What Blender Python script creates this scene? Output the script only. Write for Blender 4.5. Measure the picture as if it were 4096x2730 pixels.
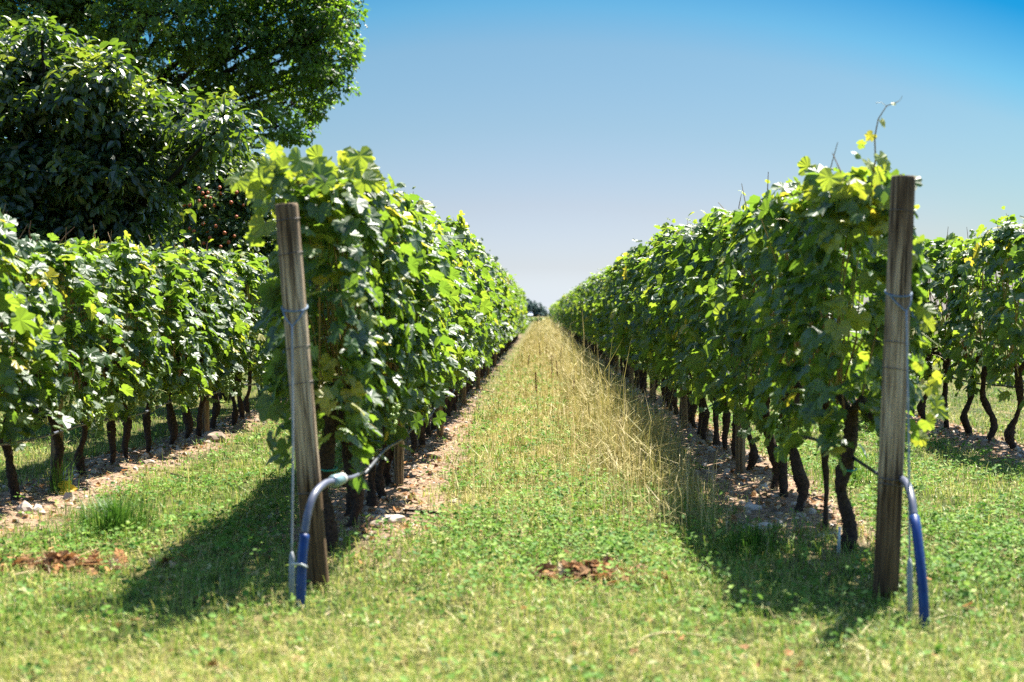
import bpy, math
import numpy as np
from mathutils import Vector

SC = bpy.context.scene
COL = SC.collection
for o in list(bpy.data.objects):
    bpy.data.objects.remove(o)
R = math.radians

# ------------------------------------------------------------------ camera, sky, sun, exposure
CAM_H = 1.4
cam_d = bpy.data.cameras.new('camera')
cam = bpy.data.objects.new('camera', cam_d)
COL.objects.link(cam)
cam.location = (0, 0, CAM_H)
cam.rotation_euler = (R(90), 0, 0)
cam_d.lens = 50
cam_d.sensor_width = 36
cam_d.shift_x = -0.027
cam_d.shift_y = -0.028
cam_d.clip_start = 0.1
cam_d.clip_end = 6000
cam_d.dof.use_dof = True
cam_d.dof.focus_distance = 14.5
cam_d.dof.aperture_fstop = 2.1
SC.camera = cam

SUN_TO = Vector((0.66, 1.25, 2.2)).normalized()        # towards the sun
elev = math.asin(SUN_TO.z)
azim = math.atan2(SUN_TO.x, SUN_TO.y)
w = bpy.data.worlds.new('World')
SC.world = w
w.use_nodes = True
nt = w.node_tree
nt.nodes.clear()
wo = nt.nodes.new('ShaderNodeOutputWorld')
bg = nt.nodes.new('ShaderNodeBackground')
sky = nt.nodes.new('ShaderNodeTexSky')
sky.sky_type = 'NISHITA'
sky.sun_disc = False
sky.sun_elevation = elev
sky.sun_rotation = azim
sky.altitude = 0
sky.air_density = 1.0
sky.dust_density = 0.6
sky.ozone_density = 2.5
# the air low over the horizon is paler, higher up it is a deeper blue
tc = nt.nodes.new('ShaderNodeTexCoord')
sx = nt.nodes.new('ShaderNodeSeparateXYZ')
ramp = nt.nodes.new('ShaderNodeValToRGB')
mul = nt.nodes.new('ShaderNodeMixRGB')
mul.blend_type = 'MULTIPLY'
mul.inputs[0].default_value = 1.0
nt.links.new(tc.outputs['Generated'], sx.inputs[0])
# lens vignette put into the sky colour: deeper blue towards both sides
x2 = nt.nodes.new('ShaderNodeMath'); x2.operation = 'MULTIPLY'
nt.links.new(sx.outputs['X'], x2.inputs[0]); nt.links.new(sx.outputs['X'], x2.inputs[1])
xa = nt.nodes.new('ShaderNodeMath'); xa.operation = 'MULTIPLY_ADD'; xa.inputs[1].default_value = .6
nt.links.new(x2.outputs[0], xa.inputs[0]); nt.links.new(sx.outputs['Z'], xa.inputs[2])
nt.links.new(xa.outputs[0], ramp.inputs[0])
SKY_RAMP = [(0, (0.271, 0.317, 0.467)), (0.009, (0.230, 0.271, 0.391)), (0.032, (0.201, 0.210, 0.271)), (0.075, (0.194, 0.187, 0.213)), (0.13, (0.163, 0.187, 0.196)), (0.185, (0.145, 0.191, 0.197)), (0.212, (0.089, 0.187, 0.210)), (0.26, (0.006, 0.126, 0.192)), (0.5, (0.200, 0.300, 0.420)), (0.75, (0.500, 0.550, 0.600))]
cr = ramp.color_ramp
while len(cr.elements) < len(SKY_RAMP):
    cr.elements.new(0.5)
for e, (p, c) in zip(cr.elements, SKY_RAMP):
    e.position = p
    e.color = (*c, 1)
nt.links.new(sky.outputs[0], mul.inputs[1])
nt.links.new(ramp.outputs[0], mul.inputs[2])
nt.links.new(mul.outputs[0], bg.inputs[0])
bg.inputs[1].default_value = 0.13
nt.links.new(bg.outputs[0], wo.inputs[0])

sun_d = bpy.data.lights.new('sun', 'SUN')
sun_d.energy = 5.0
sun_d.angle = R(0.53)
sun_d.color = (1.0, 0.95, 0.85)
sun = bpy.data.objects.new('sun', sun_d)
COL.objects.link(sun)
sun.rotation_euler = SUN_TO.to_track_quat('Z', 'Y').to_euler()

SC.view_settings.view_transform = 'Standard'
SC.view_settings.look = 'None'
SC.view_settings.exposure = 1.95
SC.view_settings.gamma = 1.0
cy = SC.cycles
cy.use_denoising = False
cy.max_bounces = 6
cy.diffuse_bounces = 3
cy.glossy_bounces = 2
cy.transmission_bounces = 4
cy.transparent_max_bounces = 4
cy.caustics_reflective = False
cy.caustics_refractive = False
cy.sample_clamp_indirect = 6.0

# ------------------------------------------------------------------ helpers
def tag(o, label=None, cat=None, group=None, kind=None):
    if label: o['label'] = label
    if cat: o['category'] = cat
    if group: o['group'] = group
    if kind: o['kind'] = kind
    return o

def empty(name, loc, rz=0.0):
    o = bpy.data.objects.new(name, None)
    COL.objects.link(o)
    o.location = loc
    o.rotation_euler = (0, 0, rz)
    o.empty_display_size = 0.1
    return o

def link(name, me, parent=None, loc=None):
    o = bpy.data.objects.new(name, me)
    COL.objects.link(o)
    if parent is not None: o.parent = parent
    if loc is not None: o.location = loc
    return o

def tri_mesh(name, V, F, mat, tint=None, smooth=False):
    V = np.ascontiguousarray(V, dtype=np.float32)
    F = np.ascontiguousarray(F, dtype=np.int32)
    me = bpy.data.meshes.new(name)
    me.vertices.add(len(V))
    me.vertices.foreach_set('co', V.ravel())
    me.loops.add(F.size)
    me.loops.foreach_set('vertex_index', F.ravel())
    me.polygons.add(len(F))
    me.polygons.foreach_set('loop_start', np.arange(0, F.size, 3, dtype=np.int32))
    me.polygons.foreach_set('use_smooth', np.full(len(F), smooth))
    if tint is not None:
        a = me.attributes.new('tint', 'FLOAT', 'POINT')
        a.data.foreach_set('value', np.ascontiguousarray(tint, dtype=np.float32))
    me.update(calc_edges=True)
    me.validate()
    me.materials.append(mat)
    return me

class MB:
    """collects triangles"""
    def __init__(self): self.v, self.f, self.t, self.n = [], [], [], 0
    def add(self, V, F, t=None):
        V = np.asarray(V, float); F = np.asarray(F, int)
        self.v.append(V); self.f.append(F + self.n); self.n += len(V)
        self.t.append(np.full(len(V), .5) if t is None else np.broadcast_to(np.asarray(t, float), (len(V),)))
        return self
    def tube(self, pts, rad, seg=8, cap=True, jitter=0.0, rng=None, t=None):
        pts = np.asarray(pts, float)
        n = len(pts)
        rad = np.broadcast_to(np.asarray(rad, float), (n,))
        tan = np.gradient(pts, axis=0)
        tan /= np.linalg.norm(tan, axis=1, keepdims=True) + 1e-9
        up = np.array([0, 0, 1.0]) if abs(tan[0][2]) < .9 else np.array([0, 1.0, 0])
        V = []
        u = None
        for i in range(n):
            u = up - tan[i] * up.dot(tan[i]) if u is None else u - tan[i] * u.dot(tan[i])
            u /= np.linalg.norm(u) + 1e-9
            b = np.cross(tan[i], u)
            a = np.arange(seg) / seg * 2 * np.pi
            rr = rad[i] * (1 + (rng.normal(0, jitter, seg) if rng is not None and jitter else 0))
            V.append(pts[i] + np.outer(np.cos(a) * rr, u) + np.outer(np.sin(a) * rr, b))
        V = np.concatenate(V)
        F = []
        for i in range(n - 1):
            for k in range(seg):
                a0, a1 = i * seg + k, i * seg + (k + 1) % seg
                F += [(a0, a1, a1 + seg), (a0, a1 + seg, a0 + seg)]
        if cap:
            V = np.vstack([V, pts[0], pts[-1]])
            for k in range(seg):
                F.append((n * seg, (k + 1) % seg, k))
                F.append((n * seg + 1, (n - 1) * seg + k, (n - 1) * seg + (k + 1) % seg))
        return self.add(V, F, t)
    def build(self, name, mat, parent=None, smooth=True, loc=None, obname=None):
        me = self.mesh(name, mat, smooth)
        return link(obname or name, me, parent, loc)
    def mesh(self, name, mat, smooth=True):
        return tri_mesh(name, np.concatenate(self.v), np.concatenate(self.f), mat, np.concatenate(self.t), smooth)

def unit(a): return a / (np.linalg.norm(a, axis=-1, keepdims=True) + 1e-9)

def frames(nrm, tip):
    """rotation matrices: columns = across, along (tip), normal"""
    nrm = unit(nrm)
    t = tip - nrm * np.sum(tip * nrm, axis=1, keepdims=True)
    t = unit(t)
    b = np.cross(t, nrm)
    return np.stack([b, t, nrm], axis=2)

def scatter(TV, TF, pos, Rm, scale, tint):
    n = len(pos)
    V = np.einsum('nij,vj->nvi', Rm, TV) * np.asarray(scale).reshape(-1, 1, 1) + pos[:, None, :]
    F = TF[None] + (np.arange(n) * len(TV))[:, None, None]
    return V.reshape(-1, 3), F.reshape(-1, 3), np.repeat(tint, len(TV))

def blades(pos, h, wd, lean, az, tint, bend=.5):
    n = len(pos)
    d = np.stack([np.cos(az), np.sin(az), np.zeros(n)], 1)
    s = np.stack([-np.sin(az), np.cos(az), np.zeros(n)], 1)
    # half the blades show their flat side, half are turned
    up = np.array([0, 0, 1.0])
    hh = h[:, None]; ll = lean[:, None]; ww = wd[:, None]
    mid = pos + up * hh * .6 + d * ll * hh * .6 * bend
    top = pos + up * hh * np.sqrt(np.clip(1 - np.minimum(ll, .95) ** 2 * .8, .1, 1)) + d * ll * hh
    V = np.stack([pos - s * ww * .5, pos + s * ww * .5, mid - s * ww * .4, mid + s * ww * .4, top], 1)
    TF = np.array([(0, 1, 3), (0, 3, 2), (2, 3, 4)])
    F = TF[None] + (np.arange(n) * 5)[:, None, None]
    return V.reshape(-1, 3), F.reshape(-1, 3), np.repeat(tint, 5)

# ---- layout: four vine rows run along +Y
L1, R1, L2, R2 = -1.2, 1.77, -3.75, 4.72
ROWS = (L1, R1, L2, R2)

def height(x, y):
    x = np.asarray(x, float); y = np.asarray(y, float)
    h = .018 * np.sin(x * 2.1 + .7) * np.sin(y * 1.3 + .4) + .012 * np.sin(x * 5.3 + y * 2.2) + .008 * np.sin(x * 11 - y * 7.3)
    fade = np.clip((300 - y) / 100, 0, 1) * np.clip(1 - (np.abs(x) - 20) / 20, 0, 1)
    b = np.zeros_like(h)
    for rx in ROWS:
        b += .05 * np.exp(-((x - rx) / .38) ** 2) * np.clip((y - 8) / 1.5, 0, 1)
    return (h + b) * fade

def hz(x, y): return float(height(x, y))

# ------------------------------------------------------------------ materials
def newmat(name):
    m = bpy.data.materials.new(name)
    m.use_nodes = True
    m.node_tree.nodes.clear()
    return m, m.node_tree.nodes, m.node_tree.links

def set_ramp(node, stops):
    r = node.color_ramp
    while len(r.elements) < len(stops): r.elements.new(.5)
    for e, (p, c) in zip(r.elements, stops):
        e.position = p; e.color = (*c, 1)

def leaf_mat(name, stops, trans_stops, rough=.45, mix=.42, spec=.5, veins=0.0, coat=0.0):
    m, N, L = newmat(name)
    out = N.new('ShaderNodeOutputMaterial')
    at = N.new('ShaderNodeAttribute'); at.attribute_name = 'tint'
    r1 = N.new('ShaderNodeValToRGB'); set_ramp(r1, stops)
    r2 = N.new('ShaderNodeValToRGB'); set_ramp(r2, trans_stops)
    L.new(at.outputs['Fac'], r1.inputs[0]); L.new(at.outputs['Fac'], r2.inputs[0])
    geo = N.new('ShaderNodeNewGeometry')
    nz = N.new('ShaderNodeTexNoise'); nz.inputs['Scale'].default_value = 35
    tcn = N.new('ShaderNodeTexCoord'); L.new(tcn.outputs['Object'], nz.inputs['Vector'])
    hs = N.new('ShaderNodeHueSaturation')
    mp = N.new('ShaderNodeMapRange'); mp.inputs[1].default_value = .3; mp.inputs[2].default_value = .7
    mp.inputs[3].default_value = .75; mp.inputs[4].default_value = 1.25
    L.new(nz.outputs[0], mp.inputs[0]); L.new(mp.outputs[0], hs.inputs['Value'])
    L.new(r1.outputs[0], hs.inputs['Color'])
    # paler, matt underside
    under = N.new('ShaderNodeMixRGB'); under.inputs[2].default_value = (.16, .2, .1, 1)
    ufac = N.new('ShaderNodeMath'); ufac.operation = 'MULTIPLY'; ufac.inputs[1].default_value = .45
    L.new(geo.outputs['Backfacing'], ufac.inputs[0]); L.new(ufac.outputs[0], under.inputs[0])
    L.new(hs.outputs[0], under.inputs[1])
    pb = N.new('ShaderNodeBsdfPrincipled')
    L.new(under.outputs[0], pb.inputs['Base Color'])
    rg = N.new('ShaderNodeMath'); rg.operation = 'MULTIPLY_ADD'; rg.inputs[1].default_value = .25; rg.inputs[2].default_value = rough
    L.new(geo.outputs['Backfacing'], rg.inputs[0]); L.new(rg.outputs[0], pb.inputs['Roughness'])
    pb.inputs['Specular IOR Level'].default_value = spec
    bp = N.new('ShaderNodeBump'); bp.inputs['Strength'].default_value = .35; bp.inputs['Distance'].default_value = .004
    nb = N.new('ShaderNodeTexNoise'); nb.inputs['Scale'].default_value = 90
    L.new(tcn.outputs['Object'], nb.inputs['Vector']); L.new(nb.outputs[0], bp.inputs['Height']); L.new(bp.outputs[0], pb.inputs['Normal'])
    tr = N.new('ShaderNodeBsdfTranslucent'); L.new(r2.outputs[0], tr.inputs[0])
    mx = N.new('ShaderNodeMixShader'); mx.inputs[0].default_value = mix
    L.new(pb.outputs[0], mx.inputs[1]); L.new(tr.outputs[0], mx.inputs[2])
    L.new(mx.outputs[0], out.inputs[0])
    return m

def plain(name, col, rough=.6, spec=.4, metal=0.0, noise=None):
    m, N, L = newmat(name)
    out = N.new('ShaderNodeOutputMaterial')
    pb = N.new('ShaderNodeBsdfPrincipled')
    pb.inputs['Roughness'].default_value = rough
    pb.inputs['Specular IOR Level'].default_value = spec
    pb.inputs['Metallic'].default_value = metal
    tcn = N.new('ShaderNodeTexCoord')
    nz = N.new('ShaderNodeTexNoise')
    nz.inputs['Scale'].default_value = (noise or (20, 1))[0]
    nz.inputs['Detail'].default_value = 6
    L.new(tcn.outputs['Object'], nz.inputs['Vector'])
    r = N.new('ShaderNodeValToRGB')
    a = (noise or (20, .15))[1]
    set_ramp(r, [(.3, tuple(max(0, c * (1 - a)) for c in col)), (.7, tuple(min(1, c * (1 + a)) for c in col))])
    L.new(nz.outputs[0], r.inputs[0]); L.new(r.outputs[0], pb.inputs['Base Color'])
    bp = N.new('ShaderNodeBump'); bp.inputs['Strength'].default_value = .3; bp.inputs['Distance'].default_value = .01
    L.new(nz.outputs[0], bp.inputs['Height']); L.new(bp.outputs[0], pb.inputs['Normal'])
    L.new(pb.outputs[0], out.inputs[0])
    return m

def tint_mat(name, stops, rough=.7, spec=.25, trans=0.0):
    m, N, L = newmat(name)
    out = N.new('ShaderNodeOutputMaterial')
    at = N.new('ShaderNodeAttribute'); at.attribute_name = 'tint'
    r1 = N.new('ShaderNodeValToRGB'); set_ramp(r1, stops)
    L.new(at.outputs['Fac'], r1.inputs[0])
    pb = N.new('ShaderNodeBsdfPrincipled')
    pb.inputs['Roughness'].default_value = rough
    pb.inputs['Specular IOR Level'].default_value = spec
    L.new(r1.outputs[0], pb.inputs['Base Color'])
    if trans:
        tr = N.new('ShaderNodeBsdfTranslucent'); L.new(r1.outputs[0], tr.inputs[0])
        mx = N.new('ShaderNodeMixShader'); mx.inputs[0].default_value = trans
        L.new(pb.outputs[0], mx.inputs[1]); L.new(tr.outputs[0], mx.inputs[2]); L.new(mx.outputs[0], out.inputs[0])
    else:
        L.new(pb.outputs[0], out.inputs[0])
    return m

def wood_mat(name, stain):
    m, N, L = newmat(name)
    out = N.new('ShaderNodeOutputMaterial')
    pb = N.new('ShaderNodeBsdfPrincipled'); pb.inputs['Roughness'].default_value = .85; pb.inputs['Specular IOR Level'].default_value = .2
    tcn = N.new('ShaderNodeTexCoord')
    mp = N.new('ShaderNodeMapping'); mp.inputs['Scale'].default_value = (38, 38, 1.6)
    L.new(tcn.outputs['Object'], mp.inputs[0])
    nz = N.new('ShaderNodeTexNoise'); nz.inputs['Scale'].default_value = 1.6; nz.inputs['Detail'].default_value = 7; nz.inputs['Roughness'].default_value = .65
    L.new(mp.outputs[0], nz.inputs['Vector'])
    r = N.new('ShaderNodeValToRGB')
    set_ramp(r, [(.34, (.025, .016, .009)), (.40, (.16, .112, .068)), (.52, (.38, .29, .185)), (.70, (.56, .46, .33))])
    L.new(nz.outputs[0], r.inputs[0])
    mc = N.new('ShaderNodeMapping'); mc.inputs['Scale'].default_value = (16, 16, .55); mc.inputs['Location'].default_value = (3, 1, .4)
    L.new(tcn.outputs['Object'], mc.inputs[0])
    nc = N.new('ShaderNodeTexNoise'); nc.inputs['Scale'].default_value = 1.5; nc.inputs['Detail'].default_value = 3
    L.new(mc.outputs[0], nc.inputs['Vector'])
    rc = N.new('ShaderNodeValToRGB'); set_ramp(rc, [(.46, (1, 1, 1)), (.492, (.12, .09, .07)), (.508, (.12, .09, .07)), (.535, (1, 1, 1))])
    L.new(nc.outputs[0], rc.inputs[0])
    cm = N.new('ShaderNodeMixRGB'); cm.blend_type = 'MULTIPLY'; cm.inputs[0].default_value = .6
    L.new(r.outputs[0], cm.inputs[1]); L.new(rc.outputs[0], cm.inputs[2]); r = cm
    # preservative stain on the foot and weathering on the head, with ragged borders
    sp = N.new('ShaderNodeSeparateXYZ'); L.new(tcn.outputs['Object'], sp.inputs[0])
    n2 = N.new('ShaderNodeTexNoise'); n2.inputs['Scale'].default_value = .8; n2.inputs['Detail'].default_value = 5
    L.new(mp.outputs[0], n2.inputs['Vector'])
    ad = N.new('ShaderNodeMath'); ad.operation = 'MULTIPLY_ADD'; ad.inputs[1].default_value = .5
    L.new(n2.outputs[0], ad.inputs[0]); L.new(sp.outputs['Z'], ad.inputs[2])
    r2 = N.new('ShaderNodeValToRGB')
    k = 1 / 2.6
    set_ramp(r2, [(0, (stain,) * 3), ((.78) * k, (stain * .9,) * 3), (.98 * k, (0,) * 3), (1.85 * k, (0,) * 3), (2.05 * k, (stain * .75,) * 3)])
    sc = N.new('ShaderNodeMath'); sc.operation = 'MULTIPLY'; sc.inputs[1].default_value = k
    L.new(ad.outputs[0], sc.inputs[0]); L.new(sc.outputs[0], r2.inputs[0])
    mx = N.new('ShaderNodeMixRGB'); mx.blend_type = 'MULTIPLY'; mx.inputs[2].default_value = (.24, .17, .11, 1)
    L.new(r2.outputs[0], mx.inputs[0]); L.new(r.outputs[0], mx.inputs[1])
    L.new(mx.outputs[0], pb.inputs['Base Color'])
    bp = N.new('ShaderNodeBump'); bp.inputs['Strength'].default_value = .7; bp.inputs['Distance'].default_value = .008
    L.new(nz.outputs[0], bp.inputs['Height']); L.new(bp.outputs[0], pb.inputs['Normal'])
    L.new(pb.outputs[0], out.inputs[0])
    return m

def ground_mat():
    m, N, L = newmat('ground_soil_and_turf')
    out = N.new('ShaderNodeOutputMaterial')
    pb = N.new('ShaderNodeBsdfPrincipled'); pb.inputs['Roughness'].default_value = .95; pb.inputs['Specular IOR Level'].default_value = .1
    tcn = N.new('ShaderNodeTexCoord')
    def noise(s, d=6):
        n = N.new('ShaderNodeTexNoise'); n.inputs['Scale'].default_value = s; n.inputs['Detail'].default_value = d
        L.new(tcn.outputs['Object'], n.inputs['Vector']); return n
    def rmp(src, stops):
        r = N.new('ShaderNodeValToRGB'); set_ramp(r, stops); L.new(src, r.inputs[0]); return r
    def math_(op, a, b):
        q = N.new('ShaderNodeMath'); q.operation = op
        for i, v in enumerate((a, b)):
            if isinstance(v, (int, float)): q.inputs[i].default_value = v
            else: L.new(v, q.inputs[i])
        return q.outputs[0]
    turf = rmp(noise(3.5, 9).outputs[0], [(.3, (.03, .045, .012)), (.45, (.065, .075, .02)), (.6, (.14, .12, .045)), (.75, (.24, .19, .09))])
    fine = rmp(noise(60, 5).outputs[0], [(.3, (.45, .45, .45)), (.7, (1.25, 1.25, 1.25))])
    tm = N.new('ShaderNodeMixRGB'); tm.blend_type = 'MULTIPLY'; tm.inputs[0].default_value = 1
    L.new(turf.outputs[0], tm.inputs[1]); L.new(fine.outputs[0], tm.inputs[2])
    soil = rmp(noise(28, 9).outputs[0], [(.3, (.07, .04, .024)), (.48, (.2, .13, .085)), (.68, (.38, .27, .19))])
    # bare strip under every row
    sp = N.new('ShaderNodeSeparateXYZ'); L.new(tcn.outputs['Object'], sp.inputs[0])
    d = None
    for rx in ROWS:
        a = math_('ABSOLUTE', math_('SUBTRACT', sp.outputs['X'], rx), 0)
        d = a if d is None else math_('MINIMUM', d, a)
    n1 = noise(2.2, 5)
    far = N.new('ShaderNodeMapRange'); far.inputs[1].default_value = 10; far.inputs[2].default_value = 26; far.inputs[3].default_value = 0; far.inputs[4].default_value = .36
    L.new(sp.outputs['Y'], far.inputs[0])
    n3 = noise(9, 6)
    dd = math_('ADD', math_('ADD', d, far.outputs[0]), math_('ADD', math_('MULTIPLY', math_('SUBTRACT', n1.outputs[0], .5), .9), math_('MULTIPLY', math_('SUBTRACT', n3.outputs[0], .5), .5)))
    strip = N.new('ShaderNodeMapRange'); strip.inputs[1].default_value = .42; strip.inputs[2].default_value = .62
    strip.inputs[3].default_value = 1; strip.inputs[4].default_value = 0
    L.new(dd, strip.inputs[0])
    yy = N.new('ShaderNodeMapRange'); yy.inputs[1].default_value = 8.0; yy.inputs[2].default_value = 9.5
    L.new(math_('ADD', sp.outputs['Y'], math_('MULTIPLY', n1.outputs[0], 1.0)), yy.inputs[0])
    ye = N.new('ShaderNodeMapRange'); ye.inputs[1].default_value = 76; ye.inputs[2].default_value = 90; ye.inputs[3].default_value = 1; ye.inputs[4].default_value = 0
    L.new(sp.outputs['Y'], ye.inputs[0])
    fac = math_('MULTIPLY', math_('MULTIPLY', strip.outputs[0], yy.outputs[0]), ye.outputs[0])
    # the middle aisle is dry and strawy
    ax = math_('ABSOLUTE', math_('SUBTRACT', sp.outputs['X'], .3), 0)
    a1 = N.new('ShaderNodeMapRange'); a1.inputs[1].default_value = 1.3; a1.inputs[2].default_value = .8; L.new(ax, a1.inputs[0])
    a2 = N.new('ShaderNodeMapRange'); a2.inputs[1].default_value = 8.8; a2.inputs[2].default_value = 14; L.new(sp.outputs['Y'], a2.inputs[0])
    strawc = rmp(noise(9, 9).outputs[0], [(.3, (.11, .10, .03)), (.48, (.24, .185, .07)), (.7, (.38, .3, .14))])
    sm = N.new('ShaderNodeMixRGB'); L.new(math_('MULTIPLY', math_('MULTIPLY', a1.outputs[0], a2.outputs[0]), .75), sm.inputs[0]); L.new(tm.outputs[0], sm.inputs[1]); L.new(strawc.outputs[0], sm.inputs[2])
    mx = N.new('ShaderNodeMixRGB'); L.new(fac, mx.inputs[0]); L.new(sm.outputs[0], mx.inputs[1]); L.new(soil.outputs[0], mx.inputs[2])
    L.new(mx.outputs[0], pb.inputs['Base Color'])
    bp = N.new('ShaderNodeBump'); bp.inputs['Strength'].default_value = .8; bp.inputs['Distance'].default_value = .03
    L.new(noise(45, 8).outputs[0], bp.inputs['Height']); L.new(bp.outputs[0], pb.inputs['Normal'])
    L.new(pb.outputs[0], out.inputs[0])
    return m

M = {}
M['ground'] = ground_mat()
M['vine'] = leaf_mat('vine_leaf',
    [(0, (.022, .058, .016)), (.5, (.05, .11, .024)), (.8, (.1, .175, .028)), (.93, (.2, .25, .03)), (1, (.38, .33, .035))],
    [(0, (.11, .225, .018)), (.5, (.22, .35, .025)), (.8, (.38, .48, .035)), (.93, (.5, .54, .04)), (1, (.6, .48, .04))],
    rough=.5, mix=.48, spec=.9)
M['oak'] = leaf_mat('oak_leaf',
    [(0, (.025, .06, .014)), (.6, (.05, .105, .02)), (1, (.1, .18, .028))],
    [(0, (.12, .26, .014)), (.6, (.22, .42, .018)), (1, (.4, .58, .03))], rough=.5, mix=.42)
M['glossy'] = leaf_mat('glossy_leaf',
    [(0, (.014, .034, .013)), (.6, (.026, .06, .017)), (1, (.07, .11, .02))],
    [(0, (.1, .2, .012)), (.6, (.22, .36, .02)), (1, (.42, .5, .04))], rough=.40, mix=.32, spec=.85)
M['plum'] = leaf_mat('plum_leaf',
    [(0, (.03, .06, .018)), (.6, (.06, .11, .03)), (1, (.12, .17, .05))],
    [(0, (.1, .17, .02)), (.6, (.2, .3, .03)), (1, (.36, .42, .05))], rough=.45, mix=.36)
M['fartree'] = leaf_mat('hazed_far_tree_leaf',  # distance haze put into the leaf colour as a blue-green cast
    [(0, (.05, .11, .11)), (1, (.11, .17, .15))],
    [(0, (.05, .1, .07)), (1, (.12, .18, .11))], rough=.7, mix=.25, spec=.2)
M['bark'] = plain('vine_bark', (.05, .034, .027), .95, .15, noise=(60, .6))
M['treebark'] = plain('tree_bark', (.028, .022, .018), .95, .12, noise=(14, .5))
M['cane'] = tint_mat('cane', [(0, (.18, .07, .04)), (.5, (.3, .2, .06)), (1, (.3, .36, .08))], .55, .3)
M['grape'] = tint_mat('grape', [(0, (.16, .26, .05)), (1, (.36, .46, .12))], .35, .45, .25)
M['post'] = wood_mat('post_wood', .95)
M['stake'] = wood_mat('stake_wood', .55)
M['wire'] = plain('rusty_wire', (.10, .09, .085), .6, .4, .3)
M['twine'] = plain('blue_grey_twine', (.13, .19, .26), .7, .3)
M['cable'] = plain('pale_cable', (.27, .29, .3), .55, .4)
M['bluepipe'] = plain('blue_pipe', (.004, .035, .16), .38, .4, noise=(8, .4))
M['greypipe'] = plain('grey_blue_pipe', (.09, .10, .14), .38, .45, noise=(8, .15))
M['connector'] = plain('teal_connector', (.15, .24, .26), .4, .5)
M['collar'] = plain('pale_collar', (.5, .52, .48), .45, .4)
M['drip'] = plain('drip_hose', (.06, .065, .075), .5, .4, noise=(12, .4))
M['tie'] = plain('teal_tie', (.02, .25, .2), .5, .4)
M['stone'] = tint_mat('stone', [(0, (.16, .12, .09)), (.5, (.32, .25, .19)), (1, (.55, .48, .42))], .9, .15)
M['dead'] = tint_mat('dead_leaf', [(0, (.1, .045, .02)), (.5, (.3, .16, .07)), (.75, (.44, .2, .07)), (.88, (.5, .34, .17)), (1, (.62, .5, .32))], .8, .2, .2)
M['yellowleaf'] = tint_mat('yellow_leaf', [(0, (.6, .42, .03)), (1, (.7, .55, .05))], .6, .3, .3)
M['grass'] = tint_mat('grass_blade', [(0, (.035, .10, .014)), (.3, (.11, .23, .022)), (.55, (.26, .36, .05)), (.75, (.45, .43, .11)), (1, (.66, .55, .26))], .5, .3, .35)
M['weed'] = tint_mat('weed_leaf', [(0, (.05, .14, .02)), (.5, (.14, .27, .04)), (.85, (.28, .4, .08)), (1, (.42, .42, .2))], .65, .15, .35)
M['straw'] = tint_mat('straw', [(0, (.16, .17, .04)), (.35, (.33, .30, .09)), (.7, (.52, .42, .17)), (1, (.68, .57, .32))], .65, .25, .25)
M['dock'] = tint_mat('dock_seed', [(0, (.07, .028, .015)), (1, (.19, .08, .035))], .8, .15)
M['fruit'] = plain('orange_fruit', (.42, .10, .025), .5, .3, noise=(10, .3))
M['carpaint'] = plain('white_paint', (.75, .77, .8), .3, .5)
M['glass'] = plain('car_glass', (.05, .08, .12), .1, .6)
M['tyre'] = plain('tyre_rubber', (.02, .02, .02), .8, .2)

# ------------------------------------------------------------------ ground (one sheet to the horizon)
def ground():
    def axis(parts):
        out = []
        for a, b, s in parts: out.append(np.arange(a, b, s))
        return np.concatenate(out)
    xs = axis([(-600, -200, 50), (-200, -40, 20), (-40, -8, 1.5), (-8, 8, .12), (8, 40, 1.5), (40, 200, 20), (200, 601, 50)])
    ys = axis([(-60, -20, 10), (-20, 3, 2), (3, 26, .12), (26, 60, .5), (60, 190, 4), (190, 500, 30), (500, 1101, 100)])
    X, Y = np.meshgrid(xs, ys)
    Z = height(X, Y)
    V = np.stack([X, Y, Z], -1).reshape(-1, 3)
    nx, ny = len(xs), len(ys)
    i = (np.arange(ny - 1)[:, None] * nx + np.arange(nx - 1)[None]).ravel()
    F = np.concatenate([np.stack([i, i + 1, i + nx + 1], 1), np.stack([i, i + nx + 1, i + nx], 1)])
    tag(link('ground', tri_mesh('ground', V, F, M['ground'], None, True)), 'grassy vineyard ground with bare soil strips under the rows', 'ground', None, 'structure')
ground()

# ------------------------------------------------------------------ vine pieces
def leaf_template(cup, fold, seed):
    half = [(.0, 1.0), (.10, .86), (.19, .79), (.29, .66), (.31, .58), (.42, .62), (.52, .63), (.62, .55), (.58, .42), (.55, .28), (.63, .18), (.60, .02), (.58, -.12), (.42, -.22), (.22, -.28), (.05, -.08)]
    pts = half + [(-x, y) for x, y in reversed(half) if x > .001]
    r = np.random.default_rng(seed)
    P = np.array(pts) + r.normal(0, .024, (len(pts), 2))
    V = np.vstack([[0, .18], P])
    z = -cup * (V[:, 0] ** 2 + (V[:, 1] - .2) ** 2) + fold * np.abs(V[:, 0]) + r.normal(0, .035, len(V))
    z[0] = .02
    V = np.column_stack([V, z])
    n = len(P)
    F = np.array([(0, 1 + k, 1 + (k + 1) % n) for k in range(n)])
    F = F[:, [0, 2, 1]]
    return V / 1.25, F
LEAVES = [leaf_template(.28, .18, 1), leaf_template(.42, -.12, 2), leaf_template(.15, .32, 3)]
SIMPLE_V = np.array([(0, -.2, 0), (.5, .1, .06), (.34, .55, -.02), (0, .8, -.12), (-.34, .55, -.02), (-.5, .1, .06)]) / 1.0
SIMPLE_F = np.array([(0, 1, 2), (0, 2, 3), (0, 3, 4), (0, 4, 5)])

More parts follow.
